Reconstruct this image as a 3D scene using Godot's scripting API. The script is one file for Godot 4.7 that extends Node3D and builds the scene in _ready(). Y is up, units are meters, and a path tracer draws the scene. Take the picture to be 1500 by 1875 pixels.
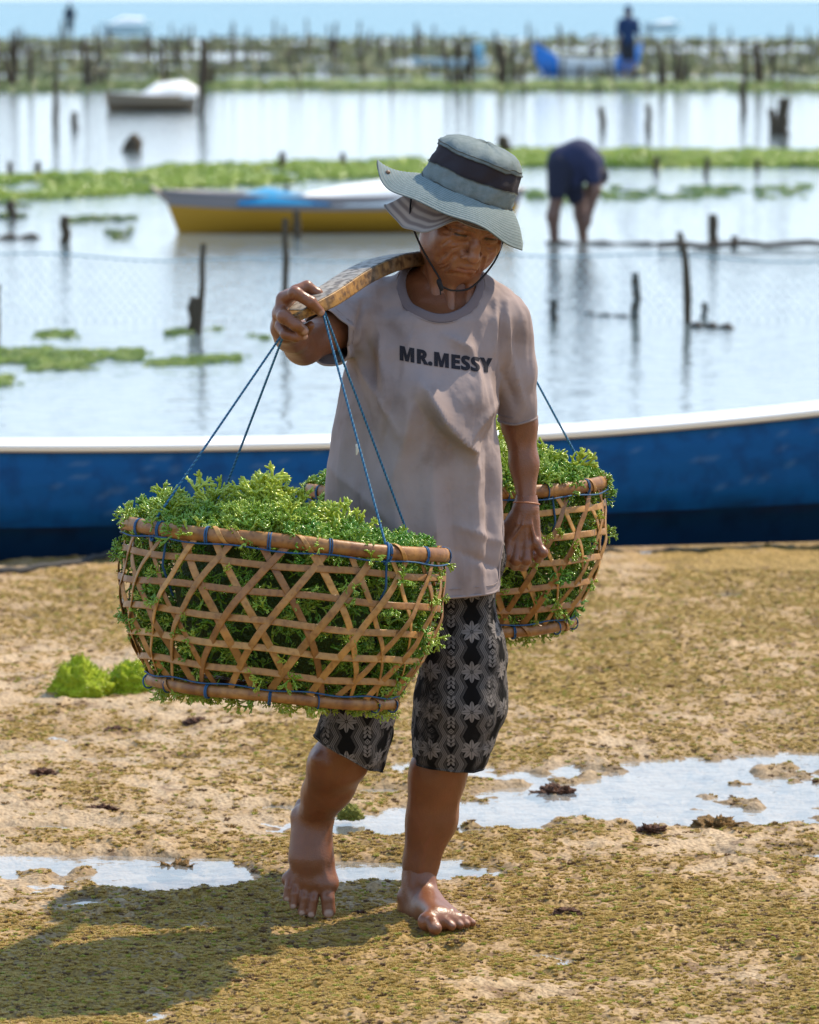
extends Node3D
# A person carrying two baskets of seaweed on a shoulder pole over a tidal flat, boats and farm posts in the lagoon behind.

const EYE := Vector3(0.0, 1.784, 10.0)     # the camera; the person walks at z = 0
const FOCAL := 9500.0                      # focal length in pixels of a picture 1875 high
const WATER := -0.03

var pitch := atan(939.0 / FOCAL)
var rng := RandomNumberGenerator.new()
var noise := FastNoiseLite.new()
var m := {}


# a point of the place, given by where a survey of the photograph puts it and by its distance z
func at(px: float, py: float, z: float) -> Vector3:
	var d := Vector3((px - 750.0) / FOCAL, -(py - 937.5) / FOCAL, -1.0).rotated(Vector3.RIGHT, -pitch)
	return EYE + d * ((z - EYE.z) / d.z)


# the z at which the level plane of height h is seen at row py
func depth(py: float, h := 0.0) -> float:
	var d := Vector3(0.0, -(py - 937.5) / FOCAL, -1.0).rotated(Vector3.RIGHT, -pitch)
	return EYE.z + d.z * ((h - EYE.y) / d.y)


func on(px: float, py: float, h := 0.0) -> Vector3:
	return at(px, py, depth(py, h))


func lin(r: float, g: float, b: float, rough := 0.8, spec := 0.5) -> StandardMaterial3D:
	var s := StandardMaterial3D.new()
	s.albedo_color = Color(r, g, b).linear_to_srgb()
	s.roughness = rough
	s.metallic_specular = spec
	return s


func tinted(rough := 0.8, spec := 0.5) -> StandardMaterial3D:
	var s := lin(1, 1, 1, rough, spec)
	s.vertex_color_use_as_albedo = true
	return s


func noise_tex(size: int, freq: float, octaves := 4, sd := 1, ramp: Gradient = null, kind := FastNoiseLite.TYPE_SIMPLEX_SMOOTH) -> NoiseTexture2D:
	var n := FastNoiseLite.new()
	n.noise_type = kind
	n.frequency = freq
	n.fractal_octaves = octaves
	n.seed = sd
	var t := NoiseTexture2D.new()
	t.width = size
	t.height = size
	t.seamless = true
	t.noise = n
	if ramp:
		t.color_ramp = ramp
	return t


func ramp(stops: Array) -> Gradient:
	var g := Gradient.new()
	var offs := PackedFloat32Array()
	var cols := PackedColorArray()
	for s in stops:
		offs.append(s[0])
		cols.append(s[1])
	g.offsets = offs
	g.colors = cols
	return g


func relief(mat: StandardMaterial3D, tex: Texture2D, cm: float, per_metre: float, albedo: Texture2D = null, world := false) -> StandardMaterial3D:
	mat.uv1_triplanar = true
	mat.uv1_world_triplanar = world
	mat.uv1_scale = Vector3.ONE * per_metre
	if tex:
		mat.heightmap_enabled = true
		mat.heightmap_texture = tex
		mat.heightmap_scale = cm
	if albedo:
		mat.albedo_texture = albedo
	return mat


func tag(o: Node3D, label: String, category := "", group := "", kind := "") -> Node3D:
	o.set_meta("label", label)
	if category:
		o.set_meta("category", category)
	if group:
		o.set_meta("group", group)
	if kind:
		o.set_meta("kind", kind)
	return o


func base(called: String, where := Vector3.ZERO) -> Node3D:
	var o := Node3D.new()
	o.name = called
	o.position = where
	add_child(o, true)
	return o


func put(called: String, mesh: Mesh, mat: Material, parent: Node3D = self) -> MeshInstance3D:
	var o := MeshInstance3D.new()
	o.name = called
	o.mesh = mesh
	if mesh.surface_get_material(0) == null:
		mesh.surface_set_material(0, mat)
	elif mesh.surface_get_material(0) != mat:
		o.set_surface_override_material(0, mat)
	parent.add_child(o, true)
	return o


func many(called: String, mesh: Mesh, mat: Material, places: Array, colors: PackedColorArray, parent: Node3D = self) -> MultiMeshInstance3D:
	var mm := MultiMesh.new()
	mm.transform_format = MultiMesh.TRANSFORM_3D
	mm.use_colors = colors.size() > 0
	mm.mesh = mesh
	mm.instance_count = places.size()
	for i in places.size():
		mm.set_instance_transform(i, places[i])
		if colors.size():
			mm.set_instance_color(i, colors[i])
	mesh.surface_set_material(0, mat)
	var o := MultiMeshInstance3D.new()
	o.name = called
	o.multimesh = mm
	o.set_meta("kind", "stuff")
	parent.add_child(o, true)
	return o


func normals_of(v: PackedVector3Array, t: PackedInt32Array) -> PackedVector3Array:
	var n := PackedVector3Array()
	n.resize(v.size())
	for k in range(0, t.size(), 3):
		var a := t[k]
		var b := t[k + 1]
		var e := t[k + 2]
		var f := (v[e] - v[a]).cross(v[b] - v[a])
		n[a] += f
		n[b] += f
		n[e] += f
	for k in n.size():
		n[k] = n[k].normalized() if n[k].length_squared() > 1e-24 else Vector3.UP
	return n


func to_mesh(v: PackedVector3Array, t: PackedInt32Array, c := PackedColorArray(), uv := PackedVector2Array()) -> ArrayMesh:
	var arrays := []
	arrays.resize(Mesh.ARRAY_MAX)
	arrays[Mesh.ARRAY_VERTEX] = v
	arrays[Mesh.ARRAY_INDEX] = t
	arrays[Mesh.ARRAY_NORMAL] = normals_of(v, t)
	if c.size() == v.size():
		arrays[Mesh.ARRAY_COLOR] = c
	if uv.size() == v.size():
		arrays[Mesh.ARRAY_TEX_UV] = uv
	var am := ArrayMesh.new()
	am.add_surface_from_arrays(Mesh.PRIMITIVE_TRIANGLES, arrays)
	return am


# collects swept shapes into one mesh
class Geo:
	var v := PackedVector3Array()
	var c := PackedColorArray()
	var t := PackedInt32Array()

	# a section swept along points; ups give the direction of the section's second axis, scales shrink it
	func sweep(pts: Array, section: Array, ups: Array, scales: Array, col := Color.WHITE, closed := false, caps := true, cols: Array = []) -> void:
		var n := pts.size()
		var s := section.size()
		var first := v.size()
		for k in n:
			var a: Vector3 = pts[(k - 1 + n) % n] if closed or k > 0 else pts[0]
			var b: Vector3 = pts[(k + 1) % n] if closed or k < n - 1 else pts[n - 1]
			var tan := (b - a).normalized()
			var u: Vector3 = ups[k] if ups.size() > 1 else ups[0]
			u = (u - tan * u.dot(tan)).normalized()
			var side := tan.cross(u)
			var sc: float = scales[k] if scales.size() > 1 else scales[0]
			for q in section:
				v.append(pts[k] + (side * q.x + u * q.y) * sc)
				c.append(cols[k] if cols.size() == n else col)
		for k in (n if closed else n - 1):
			var r0 := first + k * s
			var r1 := first + ((k + 1) % n) * s
			for j in s:
				var j1 := (j + 1) % s
				t.append_array([r0 + j, r0 + j1, r1 + j, r0 + j1, r1 + j1, r1 + j])
		if caps and not closed:
			for e in 2:
				var r := first if e == 0 else first + (n - 1) * s
				for j in range(1, s - 1):
					t.append_array([r, r + j + 1, r + j] if e == 0 else [r, r + j, r + j + 1])

	func tube(pts: Array, radii: Array, sides := 8, col := Color.WHITE, closed := false, cols: Array = []) -> void:
		var ring := []
		for j in sides:
			ring.append(Vector2(cos(TAU * j / sides), sin(TAU * j / sides)))
		var d: Vector3 = (pts[pts.size() - 1] - pts[0]).normalized() if not closed else Vector3.UP
		var u := Vector3.UP if absf(d.y) < 0.8 else Vector3(0.3, 0.1, 1.0)
		if closed:
			u = Vector3(0.123, 0.95, 0.2)
		sweep(pts, ring, [u], radii, col, closed, true, cols)

	func box(lo: Vector3, hi: Vector3, col := Color.WHITE) -> void:
		var mid := (lo + hi) * 0.5
		var h := (hi - lo) * 0.5
		sweep([Vector3(mid.x, mid.y, lo.z), Vector3(mid.x, mid.y, hi.z)], [Vector2(-h.x, -h.y), Vector2(h.x, -h.y), Vector2(h.x, h.y), Vector2(-h.x, h.y)], [Vector3.UP], [1.0], col)

	# rows of equal length joined into a sheet
	func sheet(rows: Array, col := Color.WHITE, closed := false, cols: Array = [], flip := false) -> void:
		var first := v.size()
		var s: int = rows[0].size()
		for r in rows.size():
			for q in rows[r]:
				v.append(q)
				c.append(cols[r] if cols.size() else col)
		for r in rows.size() - 1:
			for j in (s if closed else s - 1):
				var a := first + r * s + j
				var b := first + r * s + (j + 1) % s
				if flip:
					t.append_array([a, a + s, b, b, a + s, b + s])
				else:
					t.append_array([a, b, a + s, b, b + s, a + s])

	func ball(at: Vector3, r: Vector3, rings := 6, sides := 8, col := Color.WHITE) -> void:
		var rows := []
		for k in rings + 1:
			var row := []
			var a := PI * k / rings
			for j in sides:
				row.append(at + Vector3(sin(a) * cos(TAU * j / sides), cos(a), sin(a) * sin(TAU * j / sides)) * r)
			rows.append(row)
		sheet(rows, col, true, [], true)

	func move(x: Transform3D) -> void:
		for k in v.size():
			v[k] = x * v[k]


func geo_mesh(g: Geo) -> ArrayMesh:
	return to_mesh(g.v, g.t, g.c)


# a signed distance on a grid, joined from tapered capsules, ellipsoids and stacked ellipses, meshed as surface nets
class Field:
	var o := Vector3.ZERO
	var c := 0.01
	var nx := 0
	var ny := 0
	var nz := 0
	var d := PackedFloat32Array()
	var x0 := 0
	var x1 := 0
	var y0 := 0
	var y1 := 0
	var z0 := 0
	var z1 := 0

	func _init(lo: Vector3, hi: Vector3, cell: float) -> void:
		o = lo
		c = cell
		nx = int((hi.x - lo.x) / cell) + 2
		ny = int((hi.y - lo.y) / cell) + 2
		nz = int((hi.z - lo.z) / cell) + 2
		d.resize(nx * ny * nz)
		d.fill(1000.0)

	func reach(lo: Vector3, hi: Vector3) -> void:
		x0 = clampi(int(floor((lo.x - o.x) / c)), 0, nx)
		y0 = clampi(int(floor((lo.y - o.y) / c)), 0, ny)
		z0 = clampi(int(floor((lo.z - o.z) / c)), 0, nz)
		x1 = clampi(int(ceil((hi.x - o.x) / c)), 0, nx)
		y1 = clampi(int(ceil((hi.y - o.y) / c)), 0, ny)
		z1 = clampi(int(ceil((hi.z - o.z) / c)), 0, nz)

	func join(i: int, q: float, k: float, sub: bool) -> void:
		var e := d[i]
		if sub:
			q = -q
			var h := maxf(k - absf(e - q), 0.0)
			d[i] = maxf(e, q) + h * h * 0.25 / k
		else:
			var h := maxf(k - absf(e - q), 0.0)
			d[i] = minf(e, q) - h * h * 0.25 / k

	func cap(a: Vector3, b: Vector3, ra: float, rb: float, k := 0.01, sub := false, ax := Vector3.ZERO, s := 1.0) -> void:
		var mg := maxf(ra, rb) * maxf(1.0, s) + k + c * 3.0
		reach(a.min(b) - Vector3(mg, mg, mg), a.max(b) + Vector3(mg, mg, mg))
		var ab := b - a
		var l2 := maxf(ab.length_squared(), 1e-9)
		var f := 1.0 / s - 1.0
		for z in range(z0, z1):
			for y in range(y0, y1):
				var i := (z * ny + y) * nx + x0
				for x in range(x0, x1):
					var p := o + Vector3(x, y, z) * c - a
					var w := clampf(p.dot(ab) / l2, 0.0, 1.0)
					p -= ab * w
					if s != 1.0:
						p += ax * (p.dot(ax) * f)
					var q := p.length() - (ra + (rb - ra) * w)
					var e := d[i]
					if sub:
						q = -q
						var h := maxf(k - absf(e - q), 0.0)
						d[i] = maxf(e, q) + h * h * 0.25 / k
					else:
						var h := maxf(k - absf(e - q), 0.0)
						d[i] = minf(e, q) - h * h * 0.25 / k
					i += 1

	func chain(pts: Array, radii: Array, k := 0.01, sub := false, ax := Vector3.ZERO, s := 1.0) -> void:
		for j in pts.size() - 1:
			cap(pts[j], pts[j + 1], radii[j], radii[j + 1], k, sub, ax, s)

	func ell(at: Vector3, r: Vector3, k := 0.01, sub := false, turn := Basis.IDENTITY) -> void:
		var mx := maxf(r.x, maxf(r.y, r.z)) + k + c * 3.0
		reach(at - Vector3(mx, mx, mx), at + Vector3(mx, mx, mx))
		var inv := turn.inverse()
		var r1 := Vector3.ONE / r
		for z in range(z0, z1):
			for y in range(y0, y1):
				var i := (z * ny + y) * nx + x0
				for x in range(x0, x1):
					var p := (inv * (o + Vector3(x, y, z) * c - at)) * r1
					var k0 := p.length()
					var q := k0 * (k0 - 1.0) / maxf((p * r1).length(), 1e-6)
					join(i, q, k, sub)
					i += 1

	# keys [y, cx, cz, rx, rz] from low to high
	func stack(keys: Array, k := 0.02) -> void:
		var wide := 0.0
		for q in keys:
			wide = maxf(wide, maxf(q[3], q[4]))
		var lo := Vector3(1e9, keys[0][0], 1e9)
		var hi := Vector3(-1e9, keys[-1][0], -1e9)
		for q in keys:
			lo = lo.min(Vector3(q[1] - q[3], lo.y, q[2] - q[4]))
			hi = hi.max(Vector3(q[1] + q[3], hi.y, q[2] + q[4]))
		var mg := k + c * 3.0
		reach(lo - Vector3(mg, mg, mg), hi + Vector3(mg, mg, mg))
		for y in range(y0, y1):
			var h := o.y + y * c
			var j := 0
			while j < keys.size() - 2 and h > keys[j + 1][0]:
				j += 1
			var w: float = clampf((h - keys[j][0]) / (keys[j + 1][0] - keys[j][0]), 0.0, 1.0)
			w = w * w * (3.0 - 2.0 * w) * 0.5 + w * 0.5
			var cx: float = lerpf(keys[j][1], keys[j + 1][1], w)
			var cz: float = lerpf(keys[j][2], keys[j + 1][2], w)
			var rx: float = lerpf(keys[j][3], keys[j + 1][3], w)
			var rz: float = lerpf(keys[j][4], keys[j + 1][4], w)
			var over: float = maxf(keys[0][0] - h, h - keys[-1][0])
			for z in range(z0, z1):
				var i := (z * ny + y) * nx + x0
				var pz := (o.z + z * c - cz) / rz
				for x in range(x0, x1):
					var p := Vector2((o.x + x * c - cx) / rx, pz)
					var k0 := p.length()
					var q := k0 * (k0 - 1.0) / maxf(Vector2(p.x / rx, p.y / rz).length(), 1e-6)
					if over > 0.0:
						q = Vector2(maxf(q, 0.0), over).length()
					join(i, q, k, false)
					i += 1

	# the z at which the front of the shape lies over x, y
	func front(x: float, y: float) -> float:
		var xi := clampi(int((x - o.x) / c), 0, nx - 1)
		var yi := clampi(int((y - o.y) / c), 0, ny - 1)
		for z in range(nz - 2, 0, -1):
			var a := d[(z * ny + yi) * nx + xi]
			var b := d[((z + 1) * ny + yi) * nx + xi]
			if a < 0.0:
				return o.z + (z + clampf(-a / maxf(b - a, 1e-6), 0.0, 1.0)) * c
		return o.z

	# a furrow (or, with a negative depth, a ridge) that follows the front of the shape
	func crease(pts: Array, r: float, deep: float, k: float) -> void:
		var on := []
		for q in pts:
			on.append(Vector3(q.x, q.y, front(q.x, q.y) + (r - deep if deep > 0.0 else -r - deep)))
		for j in on.size() - 1:
			cap(on[j], on[j + 1], r, r, k, deep > 0.0) if deep > 0.0 else cap(on[j], on[j + 1], r, r, k)

	func net() -> Array:
		var v := PackedVector3Array()
		var t := PackedInt32Array()
		var id := PackedInt32Array()
		id.resize(d.size())
		id.fill(-1)
		var sx := 1
		var sy := nx
		var sz := nx * ny
		var far := c * 4.0
		var off := [0, sx, sy, sx + sy, sz, sx + sz, sy + sz, sx + sy + sz]
		var corner := [Vector3(0, 0, 0), Vector3(1, 0, 0), Vector3(0, 1, 0), Vector3(1, 1, 0), Vector3(0, 0, 1), Vector3(1, 0, 1), Vector3(0, 1, 1), Vector3(1, 1, 1)]
		var edges := [[0, 1], [2, 3], [4, 5], [6, 7], [0, 2], [1, 3], [4, 6], [5, 7], [0, 4], [1, 5], [2, 6], [3, 7]]
		for z in nz - 1:
			for y in ny - 1:
				var i := (z * ny + y) * nx - 1
				for x in nx - 1:
					i += 1
					if absf(d[i]) > far:
						continue
					var inside := 0
					for k in 8:
						if d[i + off[k]] < 0.0:
							inside += 1
					if inside == 0 or inside == 8:
						continue
					var sum := Vector3.ZERO
					var count := 0
					for e in edges:
						var a := d[i + off[e[0]]]
						var b := d[i + off[e[1]]]
						if (a < 0.0) != (b < 0.0):
							var w := a / (a - b)
							var ca: Vector3 = corner[e[0]]
							sum += ca.lerp(corner[e[1]], w)
							count += 1
					id[i] = v.size()
					v.append(o + (Vector3(x, y, z) + sum / count) * c)
		for z in range(1, nz - 1):
			for y in range(1, ny - 1):
				var i := (z * ny + y) * nx
				for x in range(1, nx - 1):
					i += 1
					var a := d[i]
					if absf(a) > far:
						continue
					for k in 3:
						var st: int = [sx, sy, sz][k]
						var b := d[i + st]
						if (a < 0.0) == (b < 0.0):
							continue
						var p: int = [sy, sz, sx][k]
						var q: int = [sz, sx, sy][k]
						var i0 := id[i - p - q]
						var i1 := id[i - q]
						var i2 := id[i]
						var i3 := id[i - p]
						if i0 < 0 or i1 < 0 or i2 < 0 or i3 < 0:
							continue
						if a < 0.0:
							t.append_array([i0, i2, i1, i0, i3, i2])
						else:
							t.append_array([i0, i1, i2, i0, i2, i3])
		return [v, t]


# keeps the part of a mesh where f > 0, cutting the triangles that straddle
func clip(mesh: Array, f: Callable) -> Array:
	var v: PackedVector3Array = mesh[0]
	var t: PackedInt32Array = mesh[1]
	var s := PackedFloat32Array()
	s.resize(v.size())
	for i in v.size():
		s[i] = f.call(v[i])
	var ov := PackedVector3Array()
	var ot := PackedInt32Array()
	var keep := PackedInt32Array()
	keep.resize(v.size())
	keep.fill(-1)
	var cut := {}
	for k in range(0, t.size(), 3):
		var poly := []
		for j in 3:
			var a := t[k + j]
			var b := t[k + (j + 1) % 3]
			if s[a] > 0.0:
				if keep[a] < 0:
					keep[a] = ov.size()
					ov.append(v[a])
				poly.append(keep[a])
			if (s[a] > 0.0) != (s[b] > 0.0):
				var key := mini(a, b) * 4000000 + maxi(a, b)
				if not cut.has(key):
					cut[key] = ov.size()
					ov.append(v[a].lerp(v[b], s[a] / (s[a] - s[b])))
				poly.append(cut[key])
		for j in range(1, poly.size() - 1):
			ot.append_array([poly[0], poly[j], poly[j + 1]])
	return [ov, ot]


# the open edges of a mesh as closed loops of vertex numbers
func loops_of(t: PackedInt32Array) -> Array:
	var next := {}
	var used := {}
	for k in range(0, t.size(), 3):
		for j in 3:
			used[Vector2i(t[k + j], t[k + (j + 1) % 3])] = true
	for e in used:
		if not used.has(Vector2i(e.y, e.x)):
			next[e.x] = e.y
	var loops := []
	while next.size():
		var start: int = next.keys()[0]
		var loop := []
		var i := start
		while next.has(i):
			loop.append(i)
			var j: int = next[i]
			next.erase(i)
			i = j
		if loop.size() > 8:
			loops.append(loop)
	return loops


func append(a: Array, b: Array) -> void:
	var n: int = a[0].size()
	var v: PackedVector3Array = a[0]
	v.append_array(b[0])
	var t: PackedInt32Array = a[1]
	for i in b[1]:
		t.append(i + n)
	a[0] = v
	a[1] = t


# a loop of points resampled to n even steps and smoothed
func even(pts: Array, n: int, smooth := 2) -> Array:
	var total := 0.0
	for k in pts.size():
		total += pts[k].distance_to(pts[(k + 1) % pts.size()])
	var out := []
	var k := 0
	var done := 0.0
	for j in n:
		var want := total * j / n
		while done + pts[k].distance_to(pts[(k + 1) % pts.size()]) < want and k < pts.size() - 1:
			done += pts[k].distance_to(pts[(k + 1) % pts.size()])
			k += 1
		var l: float = maxf(pts[k].distance_to(pts[(k + 1) % pts.size()]), 1e-6)
		out.append(pts[k].lerp(pts[(k + 1) % pts.size()], clampf((want - done) / l, 0.0, 1.0)))
	for s in smooth:
		var o2 := []
		for j in n:
			o2.append(out[j] * 0.5 + (out[(j + 1) % n] + out[(j - 1 + n) % n]) * 0.25)
		out = o2
	return out


# a smooth curve through points
func curve(pts: Array, n: int) -> Array:
	var out := []
	var last := pts.size() - 1
	for j in n + 1:
		var f := float(j) / n * last
		var k := mini(int(f), last - 1)
		var w := f - k
		out.append(pts[k].cubic_interpolate(pts[k + 1], pts[maxi(k - 1, 0)], pts[mini(k + 2, last)], w))
	return out


func _ready() -> void:
	rng.seed = 7
	noise.seed = 3
	noise.frequency = 1.0
	noise.fractal_octaves = 3
	# camera
	var cam := Camera3D.new()
	cam.name = "camera"
	cam.position = EYE
	cam.rotation.x = -pitch
	var lens := CameraAttributesPhysical.new()
	lens.frustum_focal_length = 12.0 * FOCAL / 937.5
	lens.frustum_focus_distance = 9.85
	lens.frustum_near = 0.1
	lens.frustum_far = 20000.0
	lens.exposure_aperture = 6.0
	cam.attributes = lens
	add_child(cam)
	cam.fov = rad_to_deg(2.0 * atan(937.5 / FOCAL))
	cam.near = 0.1
	cam.far = 20000.0
	# sky, sun and exposure
	var sky := ProceduralSkyMaterial.new()
	sky.sky_top_color = Color(0.54, 0.67, 0.83)
	sky.sky_horizon_color = Color(0.79, 0.84, 0.875)
	sky.sky_curve = 0.22
	sky.sky_energy_multiplier = 1.08
	sky.ground_bottom_color = Color(0.5, 0.55, 0.6)
	sky.ground_horizon_color = Color(0.79, 0.84, 0.875)
	var env := Environment.new()
	env.background_mode = Environment.BG_SKY
	env.sky = Sky.new()
	env.sky.sky_material = sky
	env.tonemap_mode = Environment.TONE_MAPPER_LINEAR
	env.tonemap_exposure = 1.64
	env.sdfgi_enabled = true
	env.ssao_enabled = true
	env.ssil_enabled = true
	var we := WorldEnvironment.new()
	we.name = "world"
	we.environment = env
	add_child(we)
	var sun := DirectionalLight3D.new()
	sun.name = "sun"
	sun.light_energy = 1.32
	sun.light_color = Color(1.0, 0.94, 0.84)
	sun.light_angular_distance = 0.5
	sun.shadow_enabled = true
	add_child(sun)
	sun.look_at_from_position(Vector3(0.63, 1.0, -0.46), Vector3.ZERO)
	# the place
	materials()
	ground()
	waters()
	lagoon()
	boats()
	far_people()
	walker()
	carried()
	beach_things()


func materials() -> void:
	var fine := noise_tex(256, 0.06, 4, 5)
	var streak := noise_tex(256, 0.02, 4, 9)
	m.fine = fine
	m.streak = streak
	m.skin = relief(tinted(0.38, 0.5), noise_tex(256, 0.09, 4, 11), 0.045, 9.0)
	m.skin.subsurf_scatter_enabled = true
	m.skin.subsurf_scatter_strength = 0.04
	var worn := noise_tex(512, 0.006, 6, 21, ramp([[0.12, Color(0.80, 0.775, 0.75)], [0.36, Color(0.95, 0.945, 0.94)], [0.7, Color(1, 1, 1)]]))
	m.shirt = relief(lin(0.33, 0.262, 0.248, 0.9, 0.25), noise_tex(256, 0.05, 5, 13), 0.12, 5.0, null)
	m.shirt.uv1_scale = Vector3.ONE * 2.2
	m.shirt.albedo_texture = worn
	m.shirt.heightmap_scale = 0.12
	m.rib = relief(lin(0.17, 0.135, 0.14, 0.9, 0.2), fine, 0.05, 12.0)
	m.print = lin(0.022, 0.021, 0.028, 0.85, 0.3)
	m.print.albedo_texture = noise_tex(256, 0.09, 3, 77, ramp([[0.0, Color(1, 1, 1, 0)], [0.13, Color(1, 1, 1, 0)], [0.15, Color(1, 1, 1, 1)], [1.0, Color(1, 1, 1, 1)]]))
	m.print.transparency = BaseMaterial3D.TRANSPARENCY_ALPHA_SCISSOR
	m.print.alpha_scissor_threshold = 0.5
	m.print.uv1_triplanar = true
	m.print.uv1_scale = Vector3.ONE * 14.0
	m.shorts = lin(1, 1, 1, 0.9, 0.2)
	m.shorts.albedo_texture = shorts_print()
	m.shorts.uv1_triplanar = true
	m.shorts.uv1_triplanar_sharpness = 6.0
	m.shorts.uv1_scale = Vector3(1.0 / 0.080, 1.0 / 0.076, 1.0 / 0.080)
	m.hat = relief(lin(0.185, 0.213, 0.215, 0.85, 0.3), fine, 0.06, 14.0, noise_tex(256, 0.02, 4, 31, ramp([[0.0, Color(0.82, 0.86, 0.85)], [1.0, Color(1, 1, 1)]])))
	m.hat_thread = lin(0.25, 0.31, 0.305, 0.9, 0.2)
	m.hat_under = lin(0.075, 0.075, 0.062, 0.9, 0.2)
	m.mesh_band = relief(lin(0.022, 0.017, 0.022, 0.8, 0.4), noise_tex(128, 0.25, 2, 4), 0.08, 30.0)
	m.straw = relief(tinted(0.85, 0.2), noise_tex(128, 0.2, 2, 8), 0.1, 22.0)
	m.cord = lin(0.012, 0.010, 0.011, 0.7, 0.4)
	m.bamboo = relief(tinted(0.45, 0.5), noise_tex(256, 0.05, 4, 15), 0.05, 8.0, noise_tex(256, 0.03, 5, 16, ramp([[0.2, Color(0.80, 0.76, 0.70)], [0.5, Color(0.96, 0.95, 0.93)], [1.0, Color(1, 1, 1)]])))
	m.rope = tinted(0.65, 0.4)
	m.weed = tinted(0.22, 0.6)
	m.weed.backlight_enabled = true
	m.weed.backlight = Color(0.72, 0.8, 0.3)
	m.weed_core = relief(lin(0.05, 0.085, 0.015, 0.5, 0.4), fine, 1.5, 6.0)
	m.post = relief(tinted(0.9, 0.2), fine, 0.5, 6.0)
	m.paint = tinted(0.45, 0.5)
	m.pole = relief(tinted(0.5, 0.5), streak, 0.15, 6.0, noise_tex(256, 0.03, 5, 16, ramp([[0.3, Color(0.45, 0.38, 0.3)], [0.5, Color(0.9, 0.88, 0.85)], [1.0, Color(1, 1, 1)]])))
	m.net = lin(0.30, 0.42, 0.47, 0.8, 0.3)


# black cloth woven with grey flowers, diamonds and zigzag bands
func shorts_print() -> ImageTexture:
	var w := 384
	var h := 512
	var bytes := PackedByteArray()
	bytes.resize(w * h * 3)
	for y in h:
		for x in w:
			var p := Vector2(float(x) / w, float(y) / h)
			var v := 0.0
			for f in 2:
				var q := p - (Vector2(0.5, 0.5) if f == 0 else Vector2(0.0, 0.0))
				q.x = q.x - round(q.x)
				q.y = q.y - round(q.y)
				q *= Vector2(84.0, 80.0)      # millimetres
				var r := q.length()
				var a := fposmod(q.angle() + PI / 8.0, PI / 4.0) - PI / 8.0
				var along := r * cos(a)
				var across := absf(r * sin(a))
				if f == 0:
					var petal := 4.6 * pow(sin(clampf((along - 2.4) / 20.0, 0.0, 1.0) * PI), 0.7)
					if across < petal and along > 2.6:
						v = 1.0 if across > 0.45 else 0.35
					if r < 1.7:
						v = 0.8
				else:
					var dm := absf(q.x) + absf(q.y)
					if dm < 2.2 or (dm > 3.8 and dm < 6.2):
						v = 1.0
					for s in 3:
						var c := Vector2(absf(q.x) - 4.6, absf(q.y) - 11.0 - 8.0 * s)
						var u := Vector2(c.x * 0.82 + c.y * 0.57, c.y * 0.82 - c.x * 0.57)
						if (u / Vector2(2.6, 4.6)).length() < 1.0:
							v = 0.95
						if absf(q.x) + absf(absf(q.y) - 15.0 - 8.0 * s) < 2.4:
							v = 0.8
			# zigzag bands that run down between the flowers
			var zig := 0.085 * (absf(fposmod(p.y * 4.0 + 0.5, 2.0) - 1.0) * 2.0 - 1.0)
			var dz := absf(absf(p.x - 0.5) - 0.30 + zig * 0.75)
			if v == 0.0 and dz < 0.060 and (dz < 0.016 or dz > 0.030):
				v = 0.85
			# a fine dotted weave over everything that is grey
			var dots := 0.60 + 0.40 * (1.0 if (x / 3) % 2 == 0 else 0.0)
			if v == 0.0 and dz > 0.075 and dz < 0.14 and (x / 6 + y / 6) % 2 == 0:
				v = 0.7
			var g := 18.0 + v * 122.0 * dots + rng.randf() * 12.0
			var k := (y * w + x) * 3
			bytes[k] = int(g)
			bytes[k + 1] = int(g * 0.94)
			bytes[k + 2] = int(g * 0.90)
	return ImageTexture.create_from_image(Image.create_from_data(w, h, false, Image.FORMAT_RGB8, bytes))


# ---------------------------------------------------------------- the flat, its pools and the lagoon
var pools := []


# how far the flat is let down by a pool
func pool(x: float, z: float) -> float:
	var s := 0.0
	for q in pools:
		var u: float = (x - q[0]) / q[2]
		var w: float = (z - q[1] - (x - q[0]) * q[4]) / q[3]
		var r: float = u * u + w * w
		if r < 5.0:
			s += exp(-r) * q[5]
	return s


func height(x: float, z: float) -> float:
	var near := clampf(1.0 - maxf(absf(x) - 6.0, -z - 9.0) / 8.0, 0.0, 1.0)
	var h := 0.0
	if near > 0.0:
		h = noise.get_noise_2d(x * 0.9, z * 0.9) * 0.016 + noise.get_noise_2d(x * 5.0 + 40.0, z * 5.0) * 0.012 + noise.get_noise_2d(x * 22.0, z * 22.0 + 9.0) * 0.0035
		h += maxf(0.0, noise.get_noise_2d(x * 9.0 + 70.0, z * 9.0) - 0.25) * 0.022
		var low := pool(x, z)
		h *= near * (1.0 - 0.45 * clampf(low * 30.0, 0.0, 1.0))
		h -= minf(low * 1.5, 0.034) * clampf(0.80 + 1.3 * noise.get_noise_2d(x * 2.6 + 7.0, z * 1.6) + 0.7 * noise.get_noise_2d(x * 9.0, z * 7.0 + 3.0), 0.0, 1.25)
		h *= clampf((Vector2(x - 0.07, z).length() - 0.05) * 5.0, 0.3, 1.0)
	if z < -6.7:
		h -= minf(0.4, (-6.7 - z) * 0.045) + clampf((-z - 20.0) * 0.01, 0.0, 2.0)
	return h


func weedy(x: float, z: float) -> float:
	var w := noise.get_noise_2d(x * 0.7 + 11.0, z * 0.35 + 3.0) * 0.9 + noise.get_noise_2d(x * 3.0, z * 3.0 + 31.0) * 0.7
	w += smoothstep(-0.1, 0.6, x) * smoothstep(-1.6, -2.6, z) * 0.45     # the greener field to the right
	w += smoothstep(-0.6, 0.1, z) * 0.55                                  # and the mat that she walks on
	w -= smoothstep(0.2, -0.5, x) * smoothstep(-0.3, -0.9, z) * smoothstep(-5.5, -3.5, z) * 0.22
	return w


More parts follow.
